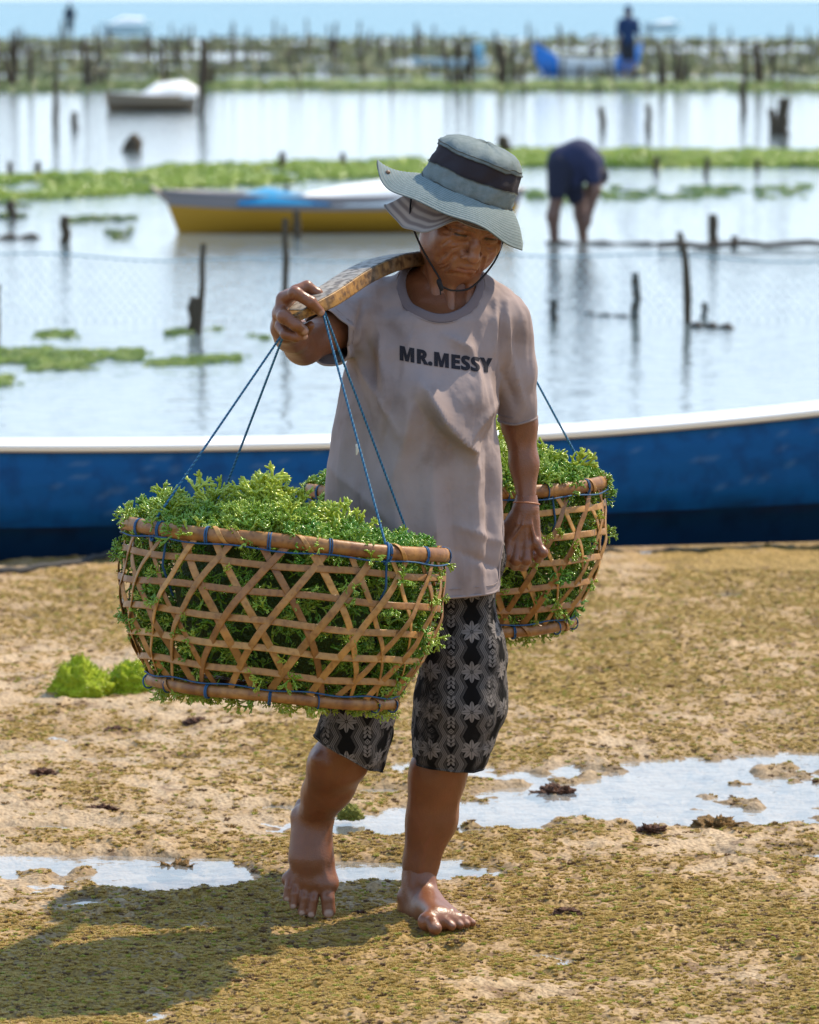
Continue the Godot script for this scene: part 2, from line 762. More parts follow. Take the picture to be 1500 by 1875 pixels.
func ground() -> void:
	for q in [
		# px, py, half width px, half height px, tilt, depth
		[1330, 1432, 330, 40, 0.0, 0.06], [1130, 1480, 280, 22, 0.0, 0.05], [900, 1488, 150, 16, 0.0, 0.045], [720, 1512, 150, 13, 0.0, 0.045],
		[700, 1585, 190, 15, 0.0, 0.055], [420, 1600, 230, 14, 0.0, 0.05], [180, 1575, 220, 15, 0.0, 0.048], [1440, 1552, 110, 9, 0.0, 0.035],
		[60, 1508, 60, 7, 0.0, 0.03], [1470, 1385, 120, 12, 0.0, 0.03], [520, 1470, 50, 5, 0.0, 0.026], [720, 1440, 90, 6, 0.0, 0.026], [1440, 1868, 60, 5, 0.0, 0.03], [1330, 1080, 40, 4, 0, 0.015], [1205, 999, 110, 4, 0, 0.05],
	]:
		var p := on(q[0], q[1])
		var dz: float = absf(depth(q[1] + q[3]) - depth(q[1] - q[3])) * 0.5
		pools.append([p.x, p.z, q[2] * (10.0 - p.z) / FOCAL, dz, q[4], q[5]])
	var xs := []
	var zs := []
	var a := 2.0
	var out := []
	while a < 9000.0:
		out.append(a)
		a = a * 1.22 + 0.02
	for k in range(out.size() - 1, -1, -1):
		xs.append(-out[k])
	for k in range(1, 460):
		xs.append(-2.0 + 4.0 * k / 460.0)
	xs.append_array(out)
	a = 1.7
	while a < 60.0:
		zs.push_front(a)
		a = a * 1.4
	zs.pop_back()
	for k in 721:
		var f := k / 720.0
		zs.append(1.6 - 9.0 * (f * 0.8 + f * f * 0.2))
	a = 7.6
	while a < 9000.0:
		zs.append(-a)
		a = a * 1.2 + 0.1
	var v := PackedVector3Array()
	var c := PackedColorArray()
	var t := PackedInt32Array()
	var nx := xs.size()
	for z: float in zs:
		for x: float in xs:
			var h := height(x, z)
			v.append(Vector3(x, h, z))
			c.append(soil(x, z, h))
	for r in zs.size() - 1:
		for k in nx - 1:
			var i := r * nx + k
			t.append_array([i, i + nx, i + 1, i + 1, i + nx, i + nx + 1])
	var mat := tinted(0.72, 0.4)
	relief(mat, noise_tex(512, 0.03, 6, 41), 0.55, 3.1, noise_tex(512, 0.05, 5, 42, ramp([[0.15, Color(0.58, 0.54, 0.48)], [0.5, Color(0.9, 0.89, 0.87)], [0.85, Color(1, 1, 1)]])), true)
	var g := put("ground", to_mesh(v, t, c), mat)
	tag(g, "sandy tidal flat with ochre algae and shallow pools", "", "", "structure")
	algae()


func soil(x: float, z: float, h: float) -> Color:
	var pale := Color(0.50, 0.365, 0.225)
	var sand := Color(0.42, 0.275, 0.13)
	var olive := Color(0.32, 0.205, 0.038)
	var brown := Color(0.15, 0.075, 0.03)
	var w := weedy(x, z)
	var f := noise.get_noise_2d(x * 16.0 + 5.0, z * 9.0)
	var col := sand.lerp(pale, smoothstep(0.05, -0.5, w + f * 0.4))
	col = col.lerp(olive, smoothstep(0.05, 0.5, w + f * 0.6) * 0.8)
	col = col.lerp(brown, smoothstep(0.30, 0.62, noise.get_noise_2d(x * 6.0 + 90.0, z * 5.0) + f * 0.3) * 0.75)
	var wet := smoothstep(0.010, -0.012, h) * clampf(pool(x, z) * 80.0, 0.35, 1.0)
	return col * (1.0 - 0.45 * wet)


# the tufts of the algae mat, too many to count
func algae() -> void:
	var g := Geo.new()
	var r := RandomNumberGenerator.new()
	r.seed = 5
	for k in 16:
		var a := r.randf() * TAU
		var q := Vector3(cos(a), 0, sin(a)) * r.randf_range(0.0, 0.008)
		var tip := q + Vector3(cos(a) * 0.006 + r.randfn(0, 0.003), r.randf_range(0.003, 0.009), sin(a) * 0.006 + r.randfn(0, 0.003))
		g.tube([q - Vector3(0, 0.003, 0), q.lerp(tip, 0.5) + Vector3(0, 0.001, 0), tip], [0.0022, 0.0017, 0.0005], 4)
	var places := []
	var cols := PackedColorArray()
	r.seed = 12
	for k in 190000:
		var d := r.randf_range(8.7, 16.2)
		if r.randf() > 10.5 / d:
			continue
		var z := 10.0 - d
		var x := r.randf_range(-1.0, 1.0) * (0.085 * d + 0.1)
		var w := weedy(x, z) + noise.get_noise_2d(x * 16.0 + 5.0, z * 9.0) * 0.7
		if w < r.randf_range(-0.35, 0.55):
			continue
		var h := height(x, z)
		if h < -0.012:
			continue
		var s := r.randf_range(0.22, 0.62)
		places.append(Transform3D(Basis(Vector3.UP, r.randf() * TAU).scaled(Vector3(s, s * r.randf_range(0.45, 1.0), s)), Vector3(x, h, z)))
		var kind := r.randf()
		var col := Color(0.36, 0.24, 0.04).lerp(Color(0.46, 0.30, 0.095), r.randf())
		if kind > 0.90:
			col = Color(0.30, 0.29, 0.035)
		elif kind > 0.80:
			col = Color(0.13, 0.07, 0.03)
		cols.append(col)
	var o := many("algae_mat", geo_mesh(g), tinted(0.6, 0.4), places, cols)
	# darker scraps of weed that the tide left in drifts
	places = []
	cols = PackedColorArray()
	for k in 9000:
		var d := r.randf_range(8.7, 16.0)
		var z := 10.0 - d
		var x := r.randf_range(-1.0, 1.0) * (0.085 * d + 0.1)
		var w := noise.get_noise_2d(x * 3.2 + 90.0, z * 2.2) + 0.5 * noise.get_noise_2d(x * 14.0, z * 12.0)
		var h := height(x, z)
		if w < 0.30 + r.randf() * 0.12 or h < -0.013:
			continue
		var s := r.randf_range(0.22, 0.80) * (1.0 if r.randf() < 0.95 else 1.5)
		places.append(Transform3D(Basis(Vector3.UP, r.randf() * TAU).scaled(Vector3(s, s * r.randf_range(0.4, 1.0), s * r.randf_range(0.6, 1.0))), Vector3(x, h, z)))
		cols.append(Color(0.12, 0.055, 0.022).lerp(Color(0.26, 0.15, 0.045), r.randf()))
	tag(many("weed_scraps", geo_mesh(g), tinted(0.6, 0.4), places, cols), "dark brown scraps of seaweed strewn in drifts over the flat", "seaweed", "", "stuff")
	tag(o, "ochre algae growing in a low mat over the tidal flat", "algae", "", "stuff")


func waters() -> void:
	# pools on the flat: clear shallow water
	var clear := lin(0.9, 0.97, 1.0, 0.03, 0.5)
	clear.transparency = BaseMaterial3D.TRANSPARENCY_ALPHA
	clear.albedo_color.a = 0.12
	clear.normal_enabled = true
	clear.normal_texture = water_normals(3)
	clear.normal_scale = 0.10
	clear.uv1_triplanar = true
	clear.uv1_world_triplanar = true
	clear.uv1_scale = Vector3.ONE * 0.9
	var g := Geo.new()
	g.sheet([[Vector3(-7, -0.0135, 3), Vector3(7, -0.0135, 3)], [Vector3(-7, -0.0135, -6.3), Vector3(7, -0.0135, -6.3)]], Color.WHITE, false, [], true)
	tag(put("tide_pool_water", geo_mesh(g), clear), "shallow clear pools left by the tide on the flat", "", "", "structure")
	# the lagoon, calm, and the open sea behind it
	var calm := lin(0.17, 0.225, 0.25, 0.06, 0.5)
	calm.normal_enabled = true
	calm.normal_texture = water_normals(8)
	calm.normal_scale = 0.17
	calm.uv1_triplanar = true
	calm.uv1_world_triplanar = true
	calm.uv1_scale = Vector3.ONE * 0.35
	g = Geo.new()
	g.sheet([[Vector3(-400, WATER, -6.45), Vector3(400, WATER, -6.45)], [Vector3(-400, WATER, -230), Vector3(400, WATER, -230)]], Color.WHITE, false, [], true)
	tag(put("lagoon_water", geo_mesh(g), calm), "calm pale lagoon water", "", "", "structure")
	var deep := lin(0.05, 0.19, 0.25, 0.25, 0.5)
	deep.normal_enabled = true
	deep.normal_texture = water_normals(8)
	deep.normal_scale = 0.6
	deep.uv1_triplanar = true
	deep.uv1_world_triplanar = true
	deep.uv1_scale = Vector3.ONE * 0.06
	g = Geo.new()
	g.sheet([[Vector3(-9000, WATER, -230), Vector3(9000, WATER, -230)], [Vector3(-9000, WATER, -14000), Vector3(9000, WATER, -14000)]], Color.WHITE, false, [], true)
	tag(put("sea", geo_mesh(g), deep), "open turquoise sea beyond the farm rows", "", "", "structure")


func water_normals(sd: int) -> NoiseTexture2D:
	var t := noise_tex(512, 0.02, 4, sd)
	t.as_normal_map = true
	t.bump_strength = 6.0
	return t


# ---------------------------------------------------------------- the person who carries the baskets
var head: Transform3D
var brow := Color(0.05, 0.03, 0.022)


func row_y(py: float) -> float:
	return at(750, py, 0.0).y


func walker() -> void:
	var p := base("person", Vector3.ZERO)
	tag(p, "elderly person in faded taupe t-shirt and bucket hat carrying baskets on a shoulder pole", "person")
	head = Transform3D(Basis(Vector3.BACK, deg_to_rad(-22)) * Basis(Vector3.RIGHT, deg_to_rad(29)) * Basis(Vector3.UP, deg_to_rad(26)), at(853, 384, 0.048))
	var skin := body()
	append(skin, hand_on_pole())
	append(skin, hanging_hand())
	append(skin, foot_on_ground())
	append(skin, lifted_foot())
	var cols := PackedColorArray()
	for v in skin[0]:
		cols.append(skin_tone(v))
	var hd := head_shape()
	var sub := Color(0, 0, 0)
	for v in hd[0]:
		cols.append(face_tone(v))
	var seat := hat_seat()
	var off := seat.affine_inverse()
	for k in hd[0].size():
		var w: Vector3 = head * hd[0][k]
		var q := off * w
		if q.y > -0.012:                       # pressed into the hat
			var flat := Vector2(q.x, q.z)
			flat = flat.limit_length(lerpf(flat.length(), minf(flat.length(), 0.082), smoothstep(-0.012, 0.004, q.y)))
			w = seat * Vector3(flat.x, minf(q.y, 0.082), flat.y)
		hd[0][k] = w
	append(skin, hd)
	put("body", to_mesh(skin[0], skin[1], cols), m.skin, p)
	shirt(p)
	shorts(p)
	hat(p)
	var g := Geo.new()
	var ring := []
	for k in 24:
		var a := TAU * k / 24
		ring.append(at(964, 922, -0.06) + Vector3(cos(a) * 0.0252, sin(a) * 0.0045 - cos(a) * 0.002, sin(a) * 0.0242))
	g.tube(ring, [0.0018], 6, Color.WHITE, true)
	put("wristband", geo_mesh(g), lin(0.33, 0.12, 0.05, 0.5), p)


func skin_tone(v: Vector3) -> Color:
	var n := noise.get_noise_3d(v.x * 14.0, v.y * 14.0, v.z * 14.0) * 0.16 + noise.get_noise_3d(v.x * 60.0, v.y * 60.0, v.z * 60.0) * 0.10
	var c := Color(0.185, 0.068, 0.030) * (1.0 + n)
	for q in nails:
		var r: float = q[1]
		var d := v.distance_to(q[0]) / r
		if d < 1.4:
			c = c.lerp(q[2], clampf((1.4 - d) * 2.0, 0.0, 1.0) * 0.75)
	return c


var nails := []


func nail(at_: Vector3, r: float, c := Color(0.42, 0.24, 0.17)) -> void:
	nails.append([at_, r, c])


func body() -> Array:
	var f := Field.new(Vector3(-0.30, -0.02, -0.32), Vector3(0.30, 1.36, 0.45), 0.008)
	# trunk, a little inside the shirt
	var keys := []
	for q in [[1060, 610, 905, 0.0, 0.105], [900, 625, 890, 0.0, 0.10], [720, 640, 900, 0.01, 0.10], [640, 655, 915, 0.008, 0.093], [585, 675, 920, -0.004, 0.080], [550, 700, 910, -0.014, 0.062], [520, 740, 880, -0.025, 0.05]]:
		keys.append([row_y(q[0]), (at(q[1], q[0], 0).x + at(q[2], q[0], 0).x) * 0.5, q[3], (at(q[2], q[0], 0).x - at(q[1], q[0], 0).x) * 0.5, q[4]])
	f.stack(keys)
	f.chain([at(803, 560, -0.035), at(832, 480, -0.005)], [0.046, 0.044], 0.03)
	f.chain([at(690, 548, -0.01), at(790, 520, -0.04)], [0.032, 0.035], 0.04)
	f.chain([at(898, 562, -0.02), at(820, 520, -0.04)], [0.028, 0.035], 0.04)
	# collarbones
	f.chain([at(822, 590, 0.072), at(745, 560, 0.045)], [0.008, 0.008], 0.012)
	f.chain([at(842, 590, 0.072), at(900, 570, 0.035)], [0.008, 0.008], 0.012)
	# the arm on the pole
	f.chain([at(672, 574, 0.0), at(556, 632, 0.17)], [0.046, 0.034], 0.03)
	f.chain([at(556, 632, 0.17), at(534, 612, 0.28), at(524, 598, 0.37)], [0.035, 0.031, 0.026], 0.02)
	# the hanging arm, its veins and tendons
	f.chain([at(920, 590, -0.022), at(940, 690, -0.05), at(951, 775, -0.08)], [0.034, 0.034, 0.033], 0.03)
	f.chain([at(951, 775, -0.08), at(960, 850, -0.075), at(964, 918, -0.06)], [0.033, 0.026, 0.0195], 0.02)
	f.chain([at(940, 790, -0.052), at(955, 850, -0.052), at(957, 915, -0.042)], [0.0040, 0.0032, 0.003], 0.005)
	f.chain([at(968, 800, -0.053), at(972, 870, -0.055), at(968, 925, -0.042)], [0.0042, 0.0036, 0.003], 0.005)
	# hips and the standing leg
	f.chain([at(715, 1030, -0.01), at(840, 1030, -0.01)], [0.066, 0.066], 0.03)
	f.chain([at(850, 1060, -0.01), at(838, 1330, 0.01)], [0.050, 0.050], 0.02)
	f.chain([at(836, 1330, 0.01), at(803, 1418, -0.02), at(792, 1500, -0.045), at(771, 1585, -0.055), at(758, 1648, -0.05)], [0.050, 0.0515, 0.0465, 0.031, 0.0265], 0.02)
	f.chain([at(770, 1400, 0.012), at(762, 1570, -0.05)], [0.016, 0.014], 0.03)
	# the lifted leg
	f.chain([at(712, 1060, 0.02), at(654, 1325, 0.165)], [0.056, 0.046], 0.02)
	f.chain([at(652, 1330, 0.165), at(608, 1400, 0.12), at(588, 1452, 0.06), at(573, 1500, 0.0)], [0.046, 0.044, 0.035, 0.029], 0.02)
	f.chain([at(640, 1395, 0.09), at(612, 1440, 0.04), at(596, 1480, 0.0)], [0.040, 0.034, 0.022], 0.03)
	f.chain([at(583, 1390, 0.16), at(570, 1490, 0.03)], [0.012, 0.012], 0.02)
	# sinews of both shins
	f.chain([at(600, 1400, 0.172), at(592, 1440, 0.108), at(584, 1490, 0.036)], [0.0055, 0.005, 0.005], 0.010)
	f.chain([at(812, 1400, 0.035), at(790, 1500, -0.002), at(766, 1600, -0.026)], [0.006, 0.005, 0.005], 0.012)
	f.chain([at(838, 1420, 0.008), at(826, 1500, -0.012), at(790, 1600, -0.045)], [0.006, 0.006, 0.005], 0.012)
	return f.net()


func hand_on_pole() -> Array:
	var o := at(545, 575, 0.41)
	var f := Field.new(o - Vector3(0.066, 0.066, 0.085), o + Vector3(0.066, 0.072, 0.075), 0.0025)
	# palm and wrist
	f.chain([at(532, 612, 0.30), at(524, 600, 0.36)], [0.031, 0.027], 0.01)
	f.chain([at(524, 600, 0.36), at(520, 575, 0.395), at(530, 545, 0.395)], [0.026, 0.019, 0.017], 0.014)
	f.chain([at(518, 590, 0.40), at(522, 552, 0.415)], [0.014, 0.015], 0.012)
	# knuckle ridge of the back of the hand
	f.chain([at(519, 548, 0.425), at(514, 575, 0.432)], [0.0125, 0.0125], 0.012)
	# index finger, over the pole at the back
	f.chain([at(540, 533, 0.385), at(562, 524, 0.375), at(582, 537, 0.372), at(592, 556, 0.375)], [0.0115, 0.0105, 0.0092, 0.0078], 0.004)
	# middle finger, in front
	f.chain([at(521, 546, 0.425), at(541, 537, 0.452), at(569, 553, 0.452), at(587, 571, 0.440)], [0.0135, 0.0115, 0.0108, 0.0085], 0.004)
	f.ell(at(541, 537, 0.454), Vector3(0.0125, 0.0115, 0.011), 0.005)
	# ring finger, below the end of the pole
	f.chain([at(515, 572, 0.432), at(521, 581, 0.458), at(542, 595, 0.464), at(557, 606, 0.452)], [0.0135, 0.0125, 0.0115, 0.0092], 0.004)
	f.ell(at(521, 579, 0.460), Vector3(0.0128, 0.0118, 0.011), 0.005)
	# little finger, lowest
	f.chain([at(515, 598, 0.415), at(524, 612, 0.442), at(542, 617, 0.448), at(557, 616, 0.438)], [0.0125, 0.0105, 0.0095, 0.0075], 0.004)
	# thumb, closing from underneath
	f.chain([at(540, 605, 0.37), at(560, 604, 0.385), at(568, 596, 0.402)], [0.014, 0.0115, 0.0088], 0.005)
	# creases at the joints
	for q in [[555, 545, 0.464, 0.5], [533, 590, 0.477, 0.5], [574, 530, 0.383, 0.6], [533, 545, 0.462, 0.2], [523, 590, 0.474, 0.0]]:
		var c := at(q[0], q[1], q[2])
		f.cap(c + Vector3(0.004, 0.007, 0), c - Vector3(0.004, 0.007, 0), 0.0009, 0.0009, 0.003, true)
	nail(at(590, 574, 0.447), 0.0055)
	nail(at(558, 608, 0.460), 0.0055)
	nail(at(595, 552, 0.382), 0.0055)
	nail(at(560, 617, 0.445), 0.005)
	return f.net()


func hanging_hand() -> Array:
	var o := at(957, 975, -0.06)
	var f := Field.new(o - Vector3(0.062, 0.085, 0.075), o + Vector3(0.062, 0.075, 0.05), 0.0025)
	f.chain([at(963, 895, -0.065), at(964, 918, -0.06), at(962, 935, -0.055)], [0.0215, 0.0195, 0.020], 0.01)
	# the back of the hand
	f.chain([at(962, 935, -0.055), at(953, 985, -0.048)], [0.021, 0.017], 0.012, false, Vector3(1, 0, 0), 1.25)
	f.chain([at(945, 955, -0.052), at(934, 990, -0.045)], [0.016, 0.014], 0.012)
	f.chain([at(975, 955, -0.055), at(980, 990, -0.050)], [0.014, 0.0125], 0.012)
	var roots := [[932, 992], [948, 999], [965, 999], [981, 994]]
	var mids := [[929, 1016, -0.030], [945, 1025, -0.028], [964, 1025, -0.030], [994, 1012, -0.034]]
	var low := [[926, 1026, -0.058], [944, 1034, -0.060], [958, 1036, -0.060], [986, 1022, -0.062]]
	var tips := [[930, 1012, -0.078], [946, 1020, -0.082], [960, 1021, -0.080], [980, 1010, -0.078]]
	for k in 4:
		var r: float = [0.0118, 0.0120, 0.0112, 0.0100][k]
		f.chain([at(roots[k][0], roots[k][1], -0.045), at(mids[k][0], mids[k][1], mids[k][2]), at(low[k][0], low[k][1], low[k][2]), at(tips[k][0], tips[k][1], tips[k][2])], [r * 1.12, r, r * 0.92, r * 0.8], 0.0045)
		if k < 3:
			var gx: float = (roots[k][0] + roots[k + 1][0]) * 0.5
			f.chain([at(gx, 1004, -0.030), at((mids[k][0] + mids[k + 1][0]) * 0.5, 1022, -0.018), at((low[k][0] + low[k + 1][0]) * 0.5, 1038, -0.055)], [0.0016, 0.0028, 0.0028], 0.004, true)
		f.ell(at(roots[k][0], roots[k][1], -0.037), Vector3(0.009, 0.0095, 0.0085), 0.006)
		# tendons and veins towards the wrist
		f.chain([at(roots[k][0], roots[k][1], -0.034), at(lerpf(roots[k][0], 963, 0.5), 960, -0.034), at(963 + (k - 1.5) * 5, 925, -0.040)], [0.0036, 0.0030, 0.0026], 0.004)
	f.chain([at(940, 985, -0.030), at(957, 962, -0.030), at(962, 940, -0.034)], [0.0022, 0.002, 0.002], 0.003)
	# thumb, at the side of the thigh
	f.chain([at(945, 948, -0.06), at(925, 972, -0.055), at(921, 1000, -0.050), at(924, 1024, -0.060)], [0.0165, 0.0135, 0.0115, 0.009], 0.006)
	return f.net()


func foot_on_ground() -> Array:
	var o := at(795, 1680, 0.0)
	var f := Field.new(Vector3(o.x - 0.09, -0.02, -0.125), Vector3(o.x + 0.105, 0.155, 0.21), 0.003)
	f.chain([at(773, 1570, -0.054), at(766, 1605, -0.055), at(758, 1648, -0.05)], [0.0335, 0.0295, 0.0265], 0.012)
	f.chain([at(758, 1648, -0.05), at(750, 1668, -0.066)], [0.0255, 0.0225], 0.016)
	# ankle bones
	f.ell(at(737, 1640, -0.05), Vector3(0.009, 0.011, 0.011), 0.012)
	f.ell(at(781, 1638, -0.046), Vector3(0.009, 0.011, 0.011), 0.012)
	var ball_a := on(783, 1688, 0.020)
	var ball_b := on(838, 1684, 0.017)
	f.chain([at(769, 1580, -0.050), at(770, 1625, -0.040), at(776, 1655, -0.012), ball_a + Vector3(0.012, 0.010, -0.02)], [0.020, 0.021, 0.0215, 0.0185], 0.022)
	f.chain([at(770, 1625, -0.046), at(790, 1660, -0.005), ball_a.lerp(ball_b, 0.55) + Vector3(0, 0.008, -0.012)], [0.022, 0.021, 0.016], 0.022)
	f.chain([at(750, 1669, -0.064), on(808, 1686, 0.016)], [0.021, 0.016], 0.016)
	f.chain([at(772, 1646, -0.045), ball_b + Vector3(-0.010, 0.004, -0.02)], [0.022, 0.0150], 0.02)
	f.chain([ball_a, ball_b], [0.0195, 0.0155], 0.012)
	var tips := [[797, 1700, 0.0135, 0.0132], [827, 1696, 0.010, 0.0094], [842, 1694, 0.009, 0.0087], [854, 1692, 0.009, 0.0083], [865, 1690, 0.0085, 0.0078]]
	for k in 5:
		var tip := on(tips[k][0], tips[k][1], tips[k][2])
		var root := ball_a.lerp(ball_b, k / 4.0)
		var r: float = tips[k][3]
		f.chain([root, root.lerp(tip, 0.55) + Vector3(0, 0.006, 0), tip], [r * 1.15, r * 0.95, r], 0.004)
		nail(tip + Vector3(0.002, r * 0.85, r * 0.5), r * 0.55)
	# tendons
	for k in 4:
		f.chain([at(776, 1640, -0.008), ball_a.lerp(ball_b, (k + 0.3) / 4.0) + Vector3(0, 0.019, 0)], [0.003, 0.0028], 0.006)
	return f.net()


func lifted_foot() -> Array:
	var o := at(566, 1580, 0.01)
	var f := Field.new(o - Vector3(0.075, 0.125, 0.125), o + Vector3(0.07, 0.155, 0.08), 0.003)
	f.chain([at(592, 1443, 0.07), at(588, 1452, 0.06), at(573, 1500, 0.0)], [0.030, 0.0345, 0.0295], 0.012)
	f.chain([at(573, 1500, 0.0), at(560, 1508, -0.045)], [0.028, 0.024], 0.02)
	f.ell(at(552, 1480, -0.035), Vector3(0.013, 0.020, 0.018), 0.02)
	f.ell(at(546, 1492, 0.0), Vector3(0.010, 0.012, 0.010), 0.012)
	f.ell(at(600, 1492, 0.0), Vector3(0.009, 0.011, 0.010), 0.012)
	f.chain([at(572, 1505, 0.0), at(569, 1540, 0.013), at(567, 1575, 0.022), at(565, 1612, 0.028)], [0.0260, 0.0255, 0.0265, 0.0190], 0.03, false, Vector3(1, 0, 0), 1.2)
	f.chain([at(560, 1512, -0.04), at(558, 1590, 0.0)], [0.022, 0.020], 0.02)
	f.chain([at(531, 1610, 0.024), at(598, 1622, 0.032)], [0.0165, 0.0195], 0.014)
	f.chain([at(590, 1545, 0.005), at(602, 1612, 0.024)], [0.013, 0.017], 0.02)
	var roots := [[599, 1622], [579, 1622], [561, 1618], [545, 1613], [531, 1606]]
	var tips := [[602, 1668, 0.0138], [570, 1672, 0.0097], [553, 1669, 0.0089], [537, 1657, 0.0084], [525, 1644, 0.0078]]
	for k in 5:
		var a := at(roots[k][0], roots[k][1], 0.032)
		var b := at(tips[k][0], tips[k][1], 0.046)
		var r: float = tips[k][2]
		f.chain([a, a.lerp(b, 0.5) + Vector3(0, 0, 0.006), b], [r * 1.12, r * 0.96, r * 1.0], 0.003)
		nail(b + Vector3(0.0, -r * 0.35, r * 0.9), r * 0.6, Color(0.5, 0.36, 0.30))
		if k < 5:
			f.chain([at(573, 1520, 0.032), at(roots[k][0], roots[k][1] - 4, [0.046, 0.045, 0.042, 0.038, 0.033][k])], [0.0034, 0.0036], 0.008)
	return f.net()


func head_shape() -> Array:
	var f := Field.new(Vector3(-0.115, -0.225, -0.125), Vector3(0.115, 0.13, 0.130), 0.0024)
	f.ell(Vector3(0, 0.020, -0.012), Vector3(0.070, 0.080, 0.086), 0.01)
	f.ell(Vector3(0, -0.030, 0.028), Vector3(0.063, 0.080, 0.060), 0.03)
	f.ell(Vector3(0, 0.028, 0.045), Vector3(0.056, 0.040, 0.042), 0.02)
	for s in [-1.0, 1.0]:
		f.chain([Vector3(0.055 * s, -0.040, 0.003), Vector3(0.047 * s, -0.076, 0.020), Vector3(0.020 * s, -0.104, 0.053)], [0.017, 0.018, 0.015], 0.03)
		f.ell(Vector3(0.042 * s, -0.030, 0.060), Vector3(0.024, 0.021, 0.024), 0.025)
		f.ell(Vector3(0.037 * s, -0.066, 0.050), Vector3(0.024, 0.026, 0.027), 0.03)   # lower cheek
	f.ell(Vector3(0.002, -0.109, 0.061), Vector3(0.024, 0.016, 0.019), 0.02)
	f.ell(Vector3(0, -0.070, 0.067), Vector3(0.032, 0.026, 0.025), 0.02)               # muzzle
	# nose
	f.chain([Vector3(0, 0.006, 0.086), Vector3(0, -0.014, 0.095), Vector3(0, -0.034, 0.1045)], [0.0075, 0.0085, 0.011], 0.010)
	f.ell(Vector3(0, -0.0375, 0.105), Vector3(0.0118, 0.0100, 0.0105), 0.006)
	# eye sockets, brows, lids
	for s in [-1.0, 1.0]:
		f.ell(Vector3(0.0165 * s, -0.0405, 0.0945), Vector3(0.0085, 0.0080, 0.0105), 0.005)
		f.ell(Vector3(0.0078 * s, -0.0485, 0.1030), Vector3(0.0042, 0.0036, 0.0056), 0.002, true)
		f.ell(Vector3(0.030 * s, -0.001, 0.098), Vector3(0.017, 0.0095, 0.016), 0.014, true)
		f.chain([Vector3(0.009 * s, 0.0150, 0.087), Vector3(0.030 * s, 0.0205, 0.083), Vector3(0.050 * s, 0.012, 0.064)], [0.0060, 0.0075, 0.0065], 0.014)
		f.ell(Vector3(0.031 * s, -0.0005, 0.0745), Vector3(0.0155, 0.0115, 0.0125), 0.005)
		f.crease([Vector2(0.0165 * s, 0.0040), Vector2(0.030 * s, 0.0080), Vector2(0.048 * s, 0.0010)], 0.0032, -0.0016, 0.003)
		f.crease([Vector2(0.0165 * s, 0.0085), Vector2(0.030 * s, 0.0125), Vector2(0.047 * s, 0.0060)], 0.0013, 0.0012, 0.004)
		f.crease([Vector2(0.0180 * s, -0.0085), Vector2(0.031 * s, -0.0120), Vector2(0.046 * s, -0.0075)], 0.0028, -0.0010, 0.005)
		f.crease([Vector2(0.0175 * s, -0.0020), Vector2(0.031 * s, -0.0015), Vector2(0.0455 * s, -0.0045)], 0.0020, 0.0026, 0.002)
		f.crease([Vector2(0.0150 * s, -0.0150), Vector2(0.030 * s, -0.0215), Vector2(0.047 * s, -0.0165)], 0.0019, 0.0021, 0.006)
		for k in 3:
			f.crease([Vector2(0.0505 * s, 0.001 - 0.005 * k), Vector2(0.061 * s, 0.006 - 0.010 * k)], 0.0014, 0.0016, 0.004)
		# the folds from nose to mouth and down from its corners
		f.crease([Vector2(0.0215 * s, -0.037), Vector2(0.0300 * s, -0.050), Vector2(0.0350 * s, -0.068)], 0.0028, 0.0034, 0.007)
		f.crease([Vector2(0.0300 * s, -0.074), Vector2(0.0335 * s, -0.092)], 0.0020, 0.0024, 0.006)
		f.crease([Vector2(0.047 * s, -0.040), Vector2(0.054 * s, -0.070)], 0.0020, 0.0014, 0.010)
		f.crease([Vector2(0.040 * s, -0.036), Vector2(0.047 * s, -0.060)], 0.0016, 0.0010, 0.006)
	f.crease([Vector2(0.0050, 0.012), Vector2(0.0065, 0.026)], 0.0013, 0.0014, 0.004)
	f.crease([Vector2(-0.0060, 0.012), Vector2(-0.0075, 0.028)], 0.0013, 0.0014, 0.004)
	for k in 3:
		f.crease([Vector2(-0.038, 0.034 + 0.009 * k), Vector2(-0.013, 0.037 + 0.009 * k), Vector2(0.013, 0.036 + 0.009 * k), Vector2(0.038, 0.034 + 0.009 * k)], 0.0014, 0.0011, 0.005)
	for s in [-1.0, 1.0]:
		for q in [[0.024, -0.026, 0.038, -0.034], [0.028, -0.018, 0.044, -0.024], [0.036, -0.072, 0.043, -0.086], [0.052, -0.020, 0.059, -0.036], [0.044, -0.054, 0.050, -0.080], [0.012, -0.094, 0.022, -0.099], [0.020, 0.029, 0.042, 0.024]]:
			f.crease([Vector2(q[0] * s, q[1]), Vector2(q[2] * s, q[3])], 0.0014, 0.0013, 0.0045)
	f.crease([Vector2(0, -0.051), Vector2(0, -0.061)], 0.0022, 0.0010, 0.004)
	# mouth, pressed together, its corners drawn down
	f.crease([Vector2(-0.024, -0.0745), Vector2(-0.009, -0.0670), Vector2(0, -0.0682), Vector2(0.009, -0.0670), Vector2(0.024, -0.0745)], 0.0036, -0.0020, 0.005)
	f.crease([Vector2(-0.020, -0.0785), Vector2(0, -0.0790), Vector2(0.020, -0.0785)], 0.0050, -0.0028, 0.005)
	f.crease([Vector2(-0.0275, -0.0775), Vector2(-0.012, -0.0725), Vector2(0.0, -0.0735), Vector2(0.012, -0.0725), Vector2(0.0275, -0.0775)], 0.0014, 0.0022, 0.002)
	f.crease([Vector2(-0.015, -0.0885), Vector2(0, -0.0900), Vector2(0.015, -0.0885)], 0.003, 0.0022, 0.008)
